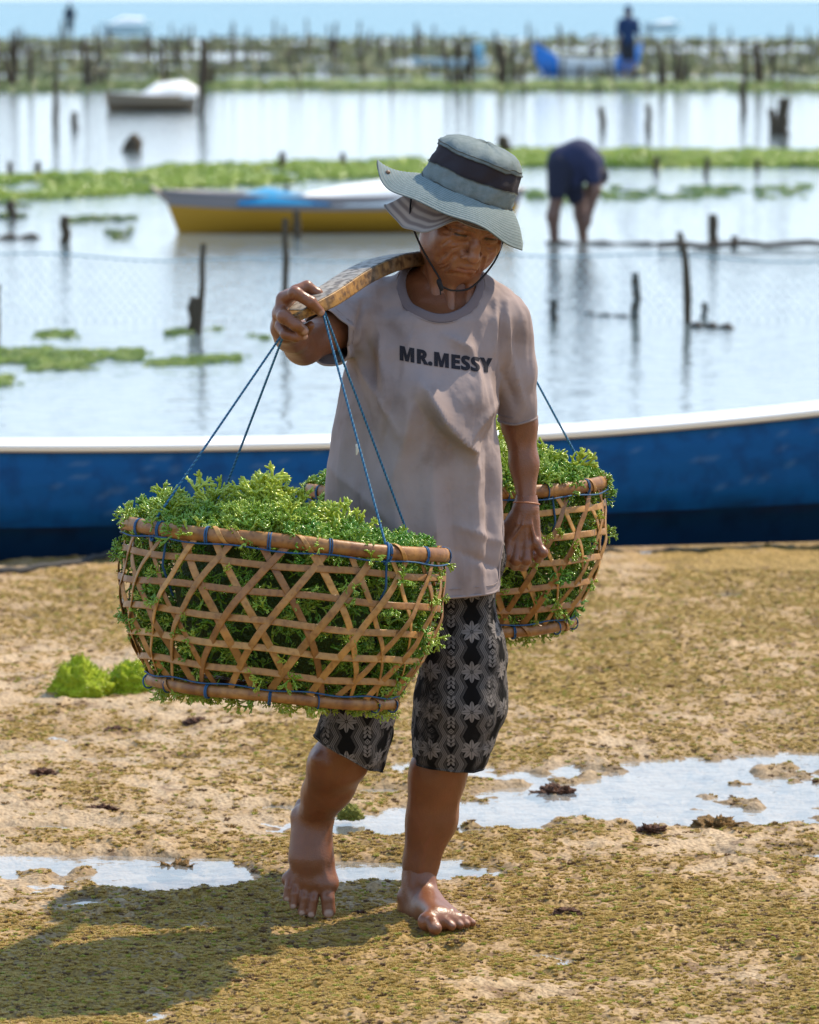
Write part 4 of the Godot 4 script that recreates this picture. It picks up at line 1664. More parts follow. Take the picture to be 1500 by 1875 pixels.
func basket(seat: Transform3D, sd: int, label: String) -> void:
	var root := base("seaweed_basket")
	root.transform = seat
	tag(root, label, "basket", "baskets hung from the carrying pole")
	var r := RandomNumberGenerator.new()
	r.seed = sd
	var flat := func(w: float, h: float) -> Array:
		return [Vector2(-w, -h * 0.4), Vector2(-w * 0.8, -h), Vector2(w * 0.8, -h), Vector2(w, -h * 0.4), Vector2(w, h * 0.4), Vector2(w * 0.75, h), Vector2(-w * 0.75, h), Vector2(-w, h * 0.4)]
	# level hoops
	var hoops := [0.145, 0.335, 0.52, 0.70, 0.86]
	for s: float in hoops:
		var pts := []
		var ups := []
		var cols := []
		var ph := r.randf() * TAU
		var tone := bamboo_tone(r)
		for k in 132:
			var a := TAU * k / 132
			var u := s + 0.010 * sin(a * 2.0 + ph) + 0.006 * sin(a * 7.0 + ph)
			pts.append(wall_point(u, a, 0.0024 * cos(a * 22.0 + ph)))
			ups.append(Vector3(cos(a), 0.08, sin(a)))
			cols.append(tone * (1.0 + 0.25 * noise.get_noise_2d(a * 6.0, s * 40.0 + sd)))
		var g := Geo.new()
		g.sweep(pts, flat.call(0.0065, 0.0014), ups, [1.0], Color.WHITE, true, false, cols)
		put("bamboo_hoop", geo_mesh(g), m.bamboo, root)
	# strips that cross them slantwise, both ways
	for way in [-1.0, 1.0]:
		for n in 22:
			var a0 := TAU * (n + (0.5 if way > 0 else 0.0)) / 22 + r.randfn(0, 0.022)
			var slant := 0.60 + r.randfn(0, 0.03)
			var pts := []
			var ups := []
			var cols := []
			var tone := bamboo_tone(r)
			var bow := r.randfn(0, 0.02)
			for k in 31:
				var s := k / 30.0
				var a: float = a0 + way * slant * (s - 0.5) + bow * sin(s * PI)
				pts.append(wall_point(s * 1.01 - 0.01, a, way * 0.0018 + 0.0022 * sin(s * 17.0 + n * PI)))
				ups.append(Vector3(cos(a), 0.1 + 0.3 * s, sin(a)))
				cols.append(tone * (1.0 + 0.45 * noise.get_noise_2d(s * 7.0, n * 3.0 + way * 50.0)))
			var g := Geo.new()
			g.sweep(pts, flat.call(0.0060 + r.randfn(0, 0.0007), 0.0013), ups, [1.0], Color.WHITE, false, true, cols)
			put("bamboo_strip", geo_mesh(g), m.bamboo, root)
	# the rim: a thick hoop wound with rattan, and a smaller ring under the bottom
	for low in 2:
		var rad := 0.302 if low == 0 else 0.231
		var y := 0.004 if low == 0 else -TALL - 0.006
		var pts := []
		var ups := []
		var cols := []
		for k in 120:
			var a := TAU * k / 120
			pts.append(Vector3(cos(a) * rad, y + 0.0015 * sin(a * 5.0), sin(a) * rad))
			ups.append(Vector3(cos(a), 0, sin(a)))
			cols.append(Color(0.20, 0.075, 0.02).lerp(Color(0.40, 0.19, 0.05), clampf(0.5 + noise.get_noise_2d(a * 9.0, sd + low * 9.0), 0.0, 1.0)))
		var sec := []
		for j in 10:
			sec.append(Vector2(cos(TAU * j / 10) * 0.0135, sin(TAU * j / 10) * 0.0085))
		var g := Geo.new()
		g.sweep(pts, sec, ups, [1.0 if low == 0 else 0.8], Color.WHITE, true, false, cols)
		var rim := put("rim" if low == 0 else "foot_ring", geo_mesh(g), m.bamboo, root)
		g = Geo.new()
		for n in (15 if low == 0 else 11):
			var a0 := r.randf() * TAU
			var turn := []
			var up2 := []
			for k in 15:
				var f := k / 14.0
				var a := a0 + f * 0.17
				var q := -PI * 0.2 + f * PI * 1.5
				turn.append(Vector3(cos(a), 0, sin(a)) * (rad + sin(q) * 0.0098) + Vector3(0, y + cos(q) * -0.0150 * (1.0 if low == 0 else 0.8), 0))
				up2.append(Vector3(cos(a) * sin(q), -cos(q), sin(a) * sin(q)))
			g.sweep(turn, flat.call(0.0042, 0.0009), up2, [1.0], bamboo_tone(r) * 1.1)
		var wound := put("rattan_binding", geo_mesh(g), m.bamboo, rim)
		wound.set_meta("kind", "stuff")
		# blue cord: a line under the rim and loops round it
		var line := []
		for k in 120:
			var a := TAU * k / 120
			line.append(Vector3(cos(a), 0, sin(a)) * (rad + 0.0075) + Vector3(0, y + (-0.017 if low == 0 else 0.0135) + 0.002 * sin(a * 11.0), 0))
		g = Geo.new()
		g.tube(line, [0.0016], 5, Color(0.020, 0.075, 0.17), true)
		put("cord", geo_mesh(g), m.rope, rim)
		var at0 := r.randf()
		for n in (17 if low == 0 else 13):
			var a := TAU * (n + at0) / (17.0 if low == 0 else 13.0) + r.randfn(0, 0.05)
			for twin in (2 if r.randf() < 0.6 else 1):
				var ring := []
				var b := a + twin * 0.013
				for k in 14:
					var q := TAU * k / 14
					ring.append(Vector3(cos(b), 0, sin(b)) * (rad + cos(q) * 0.0102) + Vector3(0, y - 0.002 + sin(q) * (0.0162 if low == 0 else 0.013), 0) + Vector3(-sin(b), 0, cos(b)) * sin(q) * r.randf_range(-0.001, 0.001))
				var gl := Geo.new()
				gl.tube(ring, [0.0016], 5, Color(0.03, 0.105, 0.23).lerp(Color(0.015, 0.045, 0.10), r.randf()), true)
				put("cord_loop", geo_mesh(gl), m.rope, rim)
	# woven floor
	for n in 9:
		for way in 2:
			var x := -0.19 + 0.38 * n / 8.0
			var l := sqrt(maxf(0.226 * 0.226 - x * x, 0.0004))
			var g := Geo.new()
			var pts := []
			for k in 13:
				var q := lerpf(-l, l, k / 12.0)
				pts.append(Vector3(x, -TALL + 0.0015 * sin(k * 3.0 + n * PI), q) if way == 0 else Vector3(q, -TALL + 0.0035 - 0.0015 * sin(k * 3.0 + n * PI), x))
			g.sweep(pts, flat.call(0.010, 0.0013), [Vector3.UP], [1.0], bamboo_tone(r))
			put("floor_strip", geo_mesh(g), m.bamboo, root)


# one branching sprig of seaweed, growing up from its origin, about 9 cm tall
func sprig(sd: int) -> ArrayMesh:
	var r := RandomNumberGenerator.new()
	r.seed = sd
	var g := Geo.new()
	var todo := [[Vector3.ZERO, Vector3(0, 1, 0), 0.023, 0.0029, 0]]
	while todo.size():
		var b: Array = todo.pop_back()
		var dir: Vector3 = b[1]
		var p: Vector3 = b[0]
		var bend := Vector3(r.randfn(0, 0.22), r.randfn(0, 0.22), r.randfn(0, 0.22))
		var mid: Vector3 = p + dir * b[2] * 0.5
		var d2 := (dir + bend).normalized()
		var end: Vector3 = mid + d2 * b[2] * 0.5
		var last: bool = b[4] >= 4
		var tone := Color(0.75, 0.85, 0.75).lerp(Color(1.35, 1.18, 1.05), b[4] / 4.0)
		g.tube([p, mid, end], [b[3], b[3] * 0.94, b[3] * (0.55 if last else 0.9)], 5, tone)
		if last:
			continue
		var count := 2 if r.randf() < 0.62 else 3
		for k in count:
			var side := Vector3(r.randfn(), r.randfn(), r.randfn()).slide(d2).normalized()
			todo.append([end, (d2 + side * r.randf_range(0.40, 0.85)).normalized(), b[2] * r.randf_range(0.62, 0.92), b[3] * 0.90, b[4] + 1])
	return geo_mesh(g)


func heap(seat: Transform3D, sd: int, front: bool, label: String) -> void:
	var root := base("seaweed_heap")
	root.transform = seat
	tag(root, label, "seaweed", "seaweed in the carried baskets", "stuff")
	var r := RandomNumberGenerator.new()
	r.seed = sd
	var top := func(x: float, z: float) -> float:
		var d := Vector2(x, z).length() / RIM
		var h := 0.028 + 0.010 * noise.get_noise_2d(x * 14.0 + sd, z * 14.0)
		if front:
			h += 0.050 * exp(-pow((x + 0.045) / 0.075, 2.0)) + 0.046 * exp(-pow((x + 0.22) / 0.07, 2.0)) + 0.012 * exp(-pow((x - 0.10) / 0.07, 2.0))
		else:
			h += 0.052 * exp(-pow((x - 0.07) / 0.09, 2.0)) + 0.016
		return h * (1.0 - 0.65 * pow(d, 5.0))
	var lists := [[], [], [], []]
	var tones := [PackedColorArray(), PackedColorArray(), PackedColorArray(), PackedColorArray()]
	var plant := func(p: Vector3, dir: Vector3, s: float, lime: float) -> void:
		var y := dir.normalized()
		var x := y.cross(Vector3(r.randfn(), r.randfn(), r.randfn())).normalized()
		var k := r.randi() % 4
		lists[k].append(Transform3D(Basis(x, y, x.cross(y)).scaled_local(Vector3(s, s, s)), p))
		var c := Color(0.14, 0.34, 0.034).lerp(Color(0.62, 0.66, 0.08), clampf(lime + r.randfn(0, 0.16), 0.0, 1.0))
		tones[k].append(c)
	# the pile above the rim
	for n in 700:
		var a := r.randf() * TAU
		var d := sqrt(r.randf()) * 0.98
		var x := cos(a) * d * RIM * 0.96
		var z := sin(a) * d * RIM * 0.96
		var y: float = top.call(x, z) - 0.034 - r.randf() * 0.024
		var lean := Vector3(cos(a) * d * 0.8 + r.randfn(0, 0.4), 1.0, sin(a) * d * 0.8 + r.randfn(0, 0.4))
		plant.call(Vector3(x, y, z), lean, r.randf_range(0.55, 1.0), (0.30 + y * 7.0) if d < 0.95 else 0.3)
	# tall plumes
	for n in 26 if front else 12:
		var x: float = [-0.05, -0.06, 0.02, -0.15, 0.10, -0.04][n % 6] + r.randfn(0, 0.02) if front else 0.09 + r.randfn(0, 0.07)
		var z := r.randf_range(-0.05, 0.13)
		plant.call(Vector3(x, top.call(x, z) - 0.03, z), Vector3(r.randfn(0, 0.25), 1.0, r.randfn(0, 0.25)), r.randf_range(0.95, 1.3), 0.9)
	# along the wall, showing through the weave and here and there out of it
	for n in 700:
		var s := r.randf_range(0.03, 1.0)
		var a := r.randf() * TAU
		var q := wall_point(s, a, -r.randf_range(0.040, 0.085))
		var lean := Vector3(cos(a) + r.randfn(0, 0.6), r.randfn(0.1, 0.7), sin(a) + r.randfn(0, 0.6))
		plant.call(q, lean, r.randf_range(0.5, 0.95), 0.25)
	for n in 75:
		var s := r.randf_range(0.05, 0.95)
		var a := r.randf() * TAU
		var q := wall_point(s, a, -0.020)
		plant.call(q, Vector3(cos(a), r.randfn(-0.1, 0.5), sin(a)) + Vector3(r.randfn(0, 0.3), 0, r.randfn(0, 0.3)), r.randf_range(0.45, 0.75), 0.5)
	# a fringe under the bottom
	for n in 150:
		var a := r.randf() * TAU
		var d := r.randf_range(0.14, 0.222)
		plant.call(Vector3(cos(a) * d, -TALL - 0.004, sin(a) * d), Vector3(r.randfn(0, 0.5) + cos(a) * 0.3, -1.0, r.randfn(0, 0.5) + sin(a) * 0.3), r.randf_range(0.28, 0.62), 0.55)
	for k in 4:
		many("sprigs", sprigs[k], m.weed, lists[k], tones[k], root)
	# the wet mass in the middle
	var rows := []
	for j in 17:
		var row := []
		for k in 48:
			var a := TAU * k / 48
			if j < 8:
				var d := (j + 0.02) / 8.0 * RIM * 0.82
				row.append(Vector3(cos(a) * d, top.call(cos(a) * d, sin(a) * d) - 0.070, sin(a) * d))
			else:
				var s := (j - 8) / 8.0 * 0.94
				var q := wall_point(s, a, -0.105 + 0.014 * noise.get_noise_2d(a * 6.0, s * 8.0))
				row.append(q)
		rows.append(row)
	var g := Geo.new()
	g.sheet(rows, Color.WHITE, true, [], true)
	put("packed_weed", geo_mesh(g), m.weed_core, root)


# two strands twisted together
func strand(g: Geo, a: Vector3, b: Vector3, sag := 0.0, thick := 0.0016) -> void:
	var l := a.distance_to(b)
	var n := int(l / 0.0025)
	var d := (b - a).normalized()
	var x := d.cross(Vector3(0.2, 0.1, 1)).normalized()
	var y := d.cross(x)
	for k in 2:
		var pts := []
		for j in n + 1:
			var f := float(j) / n
			var w := f * l / 0.010 * TAU + k * PI
			pts.append(a.lerp(b, f) + Vector3(0, -sag * sin(f * PI), 0) + (x * cos(w) + y * sin(w)) * thick * 0.72)
		g.tube(pts, [thick], 5, Color(0.018, 0.085, 0.185) if k == 0 else Color(0.05, 0.19, 0.31))


func slings() -> void:
	for k in 2:
		var seat := front_seat if k == 0 else rear_seat
		var root := base("rope_sling")
		tag(root, "blue rope sling from the hand down to the front basket" if k == 0 else "blue rope sling from the pole behind the shoulder to the rear basket", "rope", "rope slings of the carried baskets")
		var rim := func(x: float, s: float) -> Vector3:
			return seat * Vector3(x, 0.012, s * sqrt(maxf(0.302 * 0.302 - x * x, 0.0)))
		var apex := [at(513, 618, 0.405), at(591, 571, 0.405)] if k == 0 else [at(858, 486, -0.52), at(868, 486, -0.55)]
		var ends := [[rim.call(-0.244, 1.0), rim.call(-0.15, -1.0)], [rim.call(0.186, 1.0), rim.call(0.238, -1.0)]] if k == 0 else [[rim.call(-0.22, 1.0), rim.call(-0.2, -1.0)], [rim.call(0.255, -0.4), rim.call(0.2, 1.0)]]
		if k == 1:
			ends[1][0] = at(1076, 872, -0.55)
			ends[1][1] = seat * Vector3(0.16, 0.012, -0.25)
		for j in 2:
			for e in 2:
				var g := Geo.new()
				var from: Vector3 = apex[j] + Vector3(0.004 * e, -0.002 * e, -0.004 * e)
				strand(g, from, ends[j][e], 0.0)
				# over the pole, and tied round the rim
				strand(g, from, apex[j] + (Vector3(0.018, 0.035, 0.012) if j == 0 else Vector3(-0.010, 0.022, -0.006)), 0.0)
				var o := put("rope", geo_mesh(g), m.rope, root)
				var gl := Geo.new()
				var c: Vector3 = ends[j][e]
				var ring := []
				for q in 14:
					ring.append(c + Vector3(0, -0.012, 0) + seat.basis * Vector3(cos(TAU * q / 14) * 0.004, sin(TAU * q / 14) * 0.020, cos(TAU * q / 14 + 0.4) * 0.012))
				gl.tube(ring, [0.0024], 6, Color(0.022, 0.10, 0.22), true)
				put("knot", geo_mesh(gl), m.rope, o)
		# tails led down the side of the basket
		var a := atan2(0.237, 0.186) if k == 0 else 0.9
		for e in [a, PI - a + 0.12]:
			var g := Geo.new()
			var pts := []
			for j in 12:
				pts.append(seat * wall_point(j / 11.0 * 0.42, e - 0.012 * j / 11.0, 0.006 if j < 7 else 0.006 - 0.006 * (j - 6)))
			g.tube(pts, [0.0022], 6, Color(0.015, 0.055, 0.12))
			put("rope_tail", geo_mesh(g), m.rope, root)
		if k == 0:
			var g := Geo.new()
			var kn := at(654, 823, 0.385)
			g.tube([kn + Vector3(-0.001, 0.010, 0), kn + Vector3(0.001, 0.002, 0.002), kn + Vector3(-0.001, -0.010, 0.001)], [0.0022, 0.0036, 0.0014], 6, Color(0.55, 0.50, 0.42))
			put("tied_thread", geo_mesh(g), m.rope, root).set_meta("label", "pale thread tied round the rope")


# ---------------------------------------------------------------- what lies on the flat
func lump(called: String, where: Vector3, r: Vector3, col: Color, rough: float, sd: int, hairs: int, label: String, category: String, group := "") -> void:
	var root := base(called, where)
	tag(root, label, category, group)
	var n := FastNoiseLite.new()
	n.seed = sd
	n.frequency = 1.0
	n.fractal_octaves = 4
	var rows := []
	for k in 15:
		var row := []
		var a := PI * 0.56 * k / 14.0
		for j in 28:
			var b := TAU * j / 28
			var d := Vector3(sin(a) * cos(b), cos(a), sin(a) * sin(b))
			var q := 1.0 + rough * n.get_noise_3d(d.x * 2.2 + sd, d.y * 2.2, d.z * 2.2) + rough * 0.6 * n.get_noise_3d(d.x * 5.0, d.y * 5.0 + sd, d.z * 5.0)
			row.append(d * r * q)
		rows.append(row)
	var g := Geo.new()
	g.sheet(rows, col, true, [], true)
	put("clump", geo_mesh(g), relief(tinted(0.7, 0.4), m.fine, 0.8, 16.0), root)
	var rr := RandomNumberGenerator.new()
	rr.seed = sd
	g = Geo.new()
	for k in hairs:
		var row: Array = rows[int(14.0 * sqrt(rr.randf()) * 0.999)]
		var p: Vector3 = row[rr.randi() % 28]
		var d := (p / r).normalized()
		var l := r.y * rr.randf_range(0.04, 0.10)
		var side := Vector3(rr.randfn(), rr.randfn(), rr.randfn()).slide(d).normalized()
		g.tube([p * 0.97, p + d * l * 0.6, p + d * l * 0.8 + side * l * 0.7], [l * 0.16, l * 0.13, l * 0.05], 4, col * rr.randf_range(0.75, 1.3))
	var h := put("strands", geo_mesh(g), m.weed if col.g > col.r else tinted(0.6, 0.4), root)
	h.set_meta("kind", "stuff")


func beach_things() -> void:
	var green := Color(0.36, 0.44, 0.010)
	lump("green_algae_clump", on(148, 1272), Vector3(0.078, 0.085, 0.07), green, 0.38, 61, 4500, "bright green mossy algae clump, the taller one left of the front basket", "algae", "bright green algae clumps on the flat")
	lump("green_algae_clump", on(246, 1266), Vector3(0.075, 0.072, 0.07), green, 0.38, 62, 4500, "bright green mossy algae clump half hidden by the front basket's bottom", "algae", "bright green algae clumps on the flat")
	lump("olive_algae_clump", on(640, 1497), Vector3(0.028, 0.026, 0.025), Color(0.17, 0.17, 0.02), 0.5, 63, 300, "small olive algae clump on the wet sand between the person's shins", "algae")
	var rust := Color(0.10, 0.042, 0.022)
	var list := [
		[80, 1418, 0.026, "dark brown seaweed clump on the sand near the left edge"],
		[1192, 1525, 0.024, "dark maroon seaweed clump just below the broad pool"],
		[1038, 1677, 0.019, "reddish brown seaweed clump right of the standing foot"],
		[657, 1674, 0.014, "small rusty seaweed clump between the two feet"],
		[325, 1572, 0.040, "ochre brown mound of seaweed in the pool left of the lifted foot"],
		[1018, 1440, 0.034, "brown seaweed clump at the near end of the broad pool"],
		[215, 1335, 0.026, "brown seaweed clump below the bright green algae"],
		[360, 1322, 0.026, "brown seaweed clump on the sand under the front basket"],
		[1312, 1510, 0.040, "low brown ridge of weed beside the pool on the right"],
		[190, 1478, 0.022, "brown seaweed clump on pale sand left of the lifted foot"],
		[1405, 1722, 0.016, "small brown weed clump in the lower right corner"],
		[1150, 1440, 0.03, "brown weed bar reaching into the broad pool"],
	]
	for k in list.size():
		var q: Array = list[k]
		var p := on(q[0], q[1])
		p.y = height(p.x, p.z) - 0.003
		lump("brown_seaweed_clump", p, Vector3(q[2] * 1.25, q[2] * 0.55, q[2]), rust if k != 4 and k != 8 and k != 11 else Color(0.22, 0.12, 0.035), 0.9, 70 + k, 160, q[3], "seaweed", "brown seaweed clumps on the flat")
	# a rope lying from the boat to the left
	var g := Geo.new()
	var pts := []
	for q in curve([Vector3(-120, 1062, 0), Vector3(0, 1056, 0), Vector3(90, 1044, 0), Vector3(170, 1028, 0), Vector3(240, 1008, 0)], 24):
		var p := on(q.x, q.y)
		pts.append(Vector3(p.x, maxf(height(p.x, p.z), WATER) + 0.008, p.z))
	g.tube(pts, [0.011], 8, Color(0.07, 0.065, 0.06))
	tag(put("mooring_rope", geo_mesh(g), m.post), "dark mooring rope lying on the sand in front of the blue boat", "rope")
	# a dead leaf by the pool
	g = Geo.new()
	var lp := on(872, 1583)
	lp.y = height(lp.x, lp.z) + 0.006
	g.sheet([[lp + Vector3(-0.012, 0, 0), lp + Vector3(-0.012, 0.0005, 0.001)], [lp + Vector3(-0.004, 0.003, -0.008), lp + Vector3(-0.004, 0.004, 0.008)], [lp + Vector3(0.006, 0.002, -0.007), lp + Vector3(0.006, 0.004, 0.007)], [lp + Vector3(0.014, 0, 0), lp + Vector3(0.014, 0.0005, 0.001)]], Color(0.36, 0.06, 0.02))
	tag(put("fallen_leaf", geo_mesh(g), tinted(0.5)), "small red fallen leaf at the pool's edge near the standing leg", "leaf")


# ---------------------------------------------------------------- the lagoon with its posts, weed and net
func post_mesh(h: float, r: float, lean: Vector2, sd: int) -> ArrayMesh:
	var n := RandomNumberGenerator.new()
	n.seed = sd
	var g := Geo.new()
	var pts := []
	var radii := []
	for k in 8:
		var f := k / 7.0
		pts.append(Vector3(lean.x * f + n.randfn(0, r * 0.18), -0.25 + (h + 0.25) * f, lean.y * f + n.randfn(0, r * 0.18)))
		radii.append(r * lerpf(1.08, 0.85, f) * n.randf_range(0.9, 1.1))
	g.tube(pts, radii, 9, Color(0.085, 0.065, 0.045))
	return geo_mesh(g)


func post(px: float, top: float, foot: float, wide: float, lean: float, label: String, group := "") -> void:
	var p := on(px, foot, WATER)
	var s := FOCAL / (10.0 - p.z)
	var o := put("wooden_post", post_mesh((foot - top) / s, wide * 0.5 / s, Vector2(lean / s, 0.0), int(px + foot)), m.post)
	o.position = p
	tag(o, label, "post", group if group else "wooden farm posts in the lagoon")


func bed(called: String, quads: Array, count: int, size: float, colors: Array, label: String, sd: int) -> void:
	var r := RandomNumberGenerator.new()
	r.seed = sd
	var g := Geo.new()
	for k in 22:
		var a := r.randf() * TAU
		var q := Vector3(cos(a), 0, sin(a)) * r.randf_range(0.0, 0.6)
		var tip := q + Vector3(r.randfn(0, 0.35), r.randf_range(0.08, 0.40), r.randfn(0, 0.35))
		g.tube([q - Vector3(0, 0.1, 0), q.lerp(tip, 0.5) + Vector3(0, 0.08, 0), tip], [0.10, 0.085, 0.02], 4)
	var places := []
	var cols := PackedColorArray()
	var areas := []
	var sum := 0.0
	for q in quads:
		var w: float = (q[2] - q[0]) * maxf(q[4] - q[1], 1.0) if q.size() < 7 else q[6]
		sum += w
		areas.append(sum)
	for k in count:
		var pick := r.randf() * sum
		var i := 0
		while areas[i] < pick:
			i += 1
		var q: Array = quads[i]                  # x0, y0 top, x1, y1 top, y0 bottom, y1 bottom
		var f := r.randf()
		var e := r.randf()
		var px := lerpf(q[0], q[2], f)
		var py := lerpf(lerpf(q[1], q[3], f), lerpf(q[4], q[5], f), e)
		var p := on(px, py + r.randfn(0, 0.6 if count < 1600 or size < 0.3 else 2.6), WATER)
		if noise.get_noise_2d(p.x * 0.8, p.z * 0.22 + sd) < -0.28:
			continue
		var s := size * r.randf_range(0.5, 1.3)
		places.append(Transform3D(Basis(Vector3.UP, r.randf() * TAU).scaled(Vector3(s, s * r.randf_range(0.5, 1.1), s)), p))
		cols.append((colors[0] as Color).lerp(colors[1], r.randf()))
	tag(many(called, geo_mesh(g), m.weed, places, cols), label, "seaweed", "", "stuff")


func lagoon() -> void:
	var lime := [Color(0.22, 0.34, 0.025), Color(0.40, 0.48, 0.05)]
	bed("floating_seaweed", [[880, 277, 1560, 279, 305, 305]], 1500, 0.16, lime, "broad band of lime green seaweed on the water right of the hat", 1)
	bed("floating_seaweed", [[-60, 325, 300, 318, 372, 352], [280, 308, 560, 299, 350, 332], [540, 299, 900, 292, 330, 318]], 1900, 0.15, lime, "band of green seaweed on the water behind the yellow boat", 2)
	bed("floating_seaweed", [[370, 150, 1560, 152, 166, 168]], 1500, 0.26, [Color(0.20, 0.29, 0.05), Color(0.30, 0.36, 0.08)], "thin far strip of pale green seaweed below the farm rows", 3)
	bed("floating_seaweed", [[-60, 146, 380, 146, 170, 168]], 420, 0.26, [Color(0.14, 0.20, 0.05), Color(0.26, 0.30, 0.07)], "patchy green seaweed around the small white boat", 4)
	bed("seaweed_rows", [[-60, 74, 1560, 72, 77, 75], [-60, 82, 1560, 83, 86, 87], [-60, 92, 900, 91, 97, 95], [500, 101, 1560, 103, 105, 107], [-60, 112, 700, 114, 117, 119], [900, 118, 1560, 121, 123, 126], [-60, 130, 1560, 131, 135, 136]], 1700, 0.42, [Color(0.14, 0.15, 0.06), Color(0.27, 0.28, 0.09)], "brownish green rows of farmed seaweed far out in the lagoon", 5)
	bed("floating_seaweed", [[-20, 640, 90, 635, 668, 664], [60, 640, 170, 645, 680, 676], [120, 642, 260, 642, 662, 660], [220, 640, 262, 640, 660, 656], [270, 660, 440, 650, 672, 664], [-20, 685, 14, 688, 706, 706], [310, 605, 420, 602, 618, 616], [60, 608, 130, 606, 620, 618], [450, 612, 490, 612, 620, 620]], 620, 0.050, [Color(0.15, 0.26, 0.03), Color(0.34, 0.42, 0.06)], "scattered green seaweed floating near the leaning posts on the left", 6)
	bed("floating_seaweed", [[1040, 342, 1480, 340, 366, 362], [940, 352, 1040, 352, 372, 372]], 110, 0.10, [Color(0.14, 0.26, 0.05), Color(0.24, 0.36, 0.08)], "sparse green seaweed floating right of the bending person", 7)
	bed("floating_seaweed", [[0, 375, 60, 372, 402, 400], [120, 395, 190, 395, 408, 406], [200, 396, 240, 396, 440, 438]], 70, 0.09, [Color(0.10, 0.17, 0.03), Color(0.22, 0.28, 0.05)], "few green tufts on the water left of the yellow boat's bow", 8)
	# posts one can tell apart
	post(354, 545, 606, 26, 4, "thick short stump leaning against a thin pole, left of the raised hand")
	post(360, 446, 612, 13, 14, "tall thin leaning pole rising behind the short thick stump")
	post(522, 400, 590, 13, 2, "tall thin pole in the water just left of the raised hand")
	post(546, 385, 438, 16, 0, "dark post standing in front of the yellow boat")
	post(1020, 549, 588, 17, -6, "short post right of the sleeve, first of the row of three")
	post(1162, 499, 583, 17, 3, "medium thick post in the middle of the row of three on the right")
	post(1264, 446, 592, 16, -12, "tallest slanting post of the row of three on the right")
	post(1289, 554, 580, 13, 0, "small stub beside the foot of the tallest right post")
	post(118, 396, 446, 20, 2, "squat dark post alone at the left below the green band")
	post(1305, 393, 450, 20, 0, "squat dark post right of the bending person")
	post(1245, 425, 448, 14, 0, "low dark stub left of the squat post")
	post(1345, 432, 450, 16, 0, "low dark stub right of the squat post")
	post(1432, 180, 248, 26, 4, "thick dark stump near the right edge above the green band")
	post(1418, 200, 246, 16, -4, "thinner stump leaning on the thick dark stump")
	post(1108, 196, 236, 13, -8, "pale topped post in open water above the bending person")
	post(1186, 192, 240, 12, 2, "thin grey post right of the pale topped post")
	post(1364, 150, 206, 14, -4, "slanting dark post left of the thick stump")
	post(245, 256, 277, 40, 0, "dark low rock-like stump in the open water at the left")
	post(22, 368, 400, 18, 2, "dark stub at the left edge below the green band")
	post(18, 296, 326, 12, 0, "thin grey post at the left edge above the green band")
	post(70, 296, 326, 12, 0, "second thin grey post near the left edge above the green band")
	post(103, 145, 238, 12, 0, "pale brown post left of the small white boat")
	post(137, 205, 236, 14, 0, "short grey post below the small white boat's left")
	post(368, 70, 205, 14, 4, "tall post right of the small white boat")
	post(517, 278, 310, 14, 0, "grey stub on the green band above the yellow boat")
	post(628, 280, 308, 12, 0, "grey stub on the green band near the hat")
	post(924, 250, 282, 26, 0, "dark heap-like stump just right of the hat's crown")
	post(1200, 288, 312, 14, 2, "dark stub on the near edge of the right green band")
	post(1294, 290, 318, 12, 0, "third small stub along the right green band")
	post(1386, 292, 312, 10, 0, "small stub on the right green band near the edge")
	post(525, 342, 352, 12, 0, "tiny stub above the yellow boat's blue stripe")
	post(-5, 520, 600, 14, 0, "post cut by the left edge of the view")
	# the many thin posts of the far rows
	var r := RandomNumberGenerator.new()
	r.seed = 44
	var protos := []
	for k in 5:
		protos.append(post_mesh(0.55 + 0.07 * k, 0.022, Vector2(r.randfn(0, 0.06), 0), 500 + k))
	var count := 0
	for row in [[168, 16, 0.7], [158, 18, 0.8], [148, 20, 0.9], [138, 26, 0.95], [128, 30, 1.0], [119, 36, 1.1], [111, 38, 1.2], [104, 40, 1.3], [97, 34, 1.5], [90, 28, 1.6]]:
		var px := -60.0 + r.randf() * 40.0
		while px < 1560.0 and count < 268:
			px += 1640.0 / row[1] * r.randf_range(0.25, 1.75)
			var p := on(px, row[0] + r.randfn(0, 3.0), WATER)
			var o := MeshInstance3D.new()
			o.name = "farm_post"
			o.mesh = protos[r.randi() % 5]
			o.mesh.surface_set_material(0, m.post)
			var s: float = row[2] * r.randf_range(0.45, 1.05)
			o.position = p
			o.scale = Vector3(s * r.randf_range(1.2, 2.8), s, s * 1.6)
			o.rotation.y = r.randf() * TAU
			add_child(o, true)
			var side := "left of the white boat" if px < 280 else ("between white and pale blue boats" if px < 800 else ("between the two far blue boats" if px < 1080 else "right of the far blue ended boat"))
			var band := "nearest rows" if row[0] > 140 else ("middle rows" if row[0] > 108 else "farthest rows")
			tag(o, "thin farm post, " + band + ", " + side, "post", "thin posts of the far seaweed farm rows")
			count += 1
	# thick bundles among them
	var names := ["at the far left", "left of the small white boat", "just right of the small white boat", "right of the hat's column, below the pale blue boat", "between the two far blue boats", "right of the far blue boat", "near the right edge of the far rows"]
	var xs := [25, 168, 362, 850, 935, 1240, 1400]
	for k in 7:
		var root := base("post_bundle", on(xs[k], 160, WATER))
		tag(root, "dark bundle of farm posts " + names[k], "posts", "bundles of posts in the far farm rows")
		for j in 5:
			var o := put("post", post_mesh(r.randf_range(0.5, 1.05), 0.05, Vector2(r.randfn(0, 0.12), 0), 900 + k * 9 + j), m.post, root)
			o.position = Vector3(r.randfn(0, 0.18), 0, r.randfn(0, 0.3))
	rails()
	fish_net()


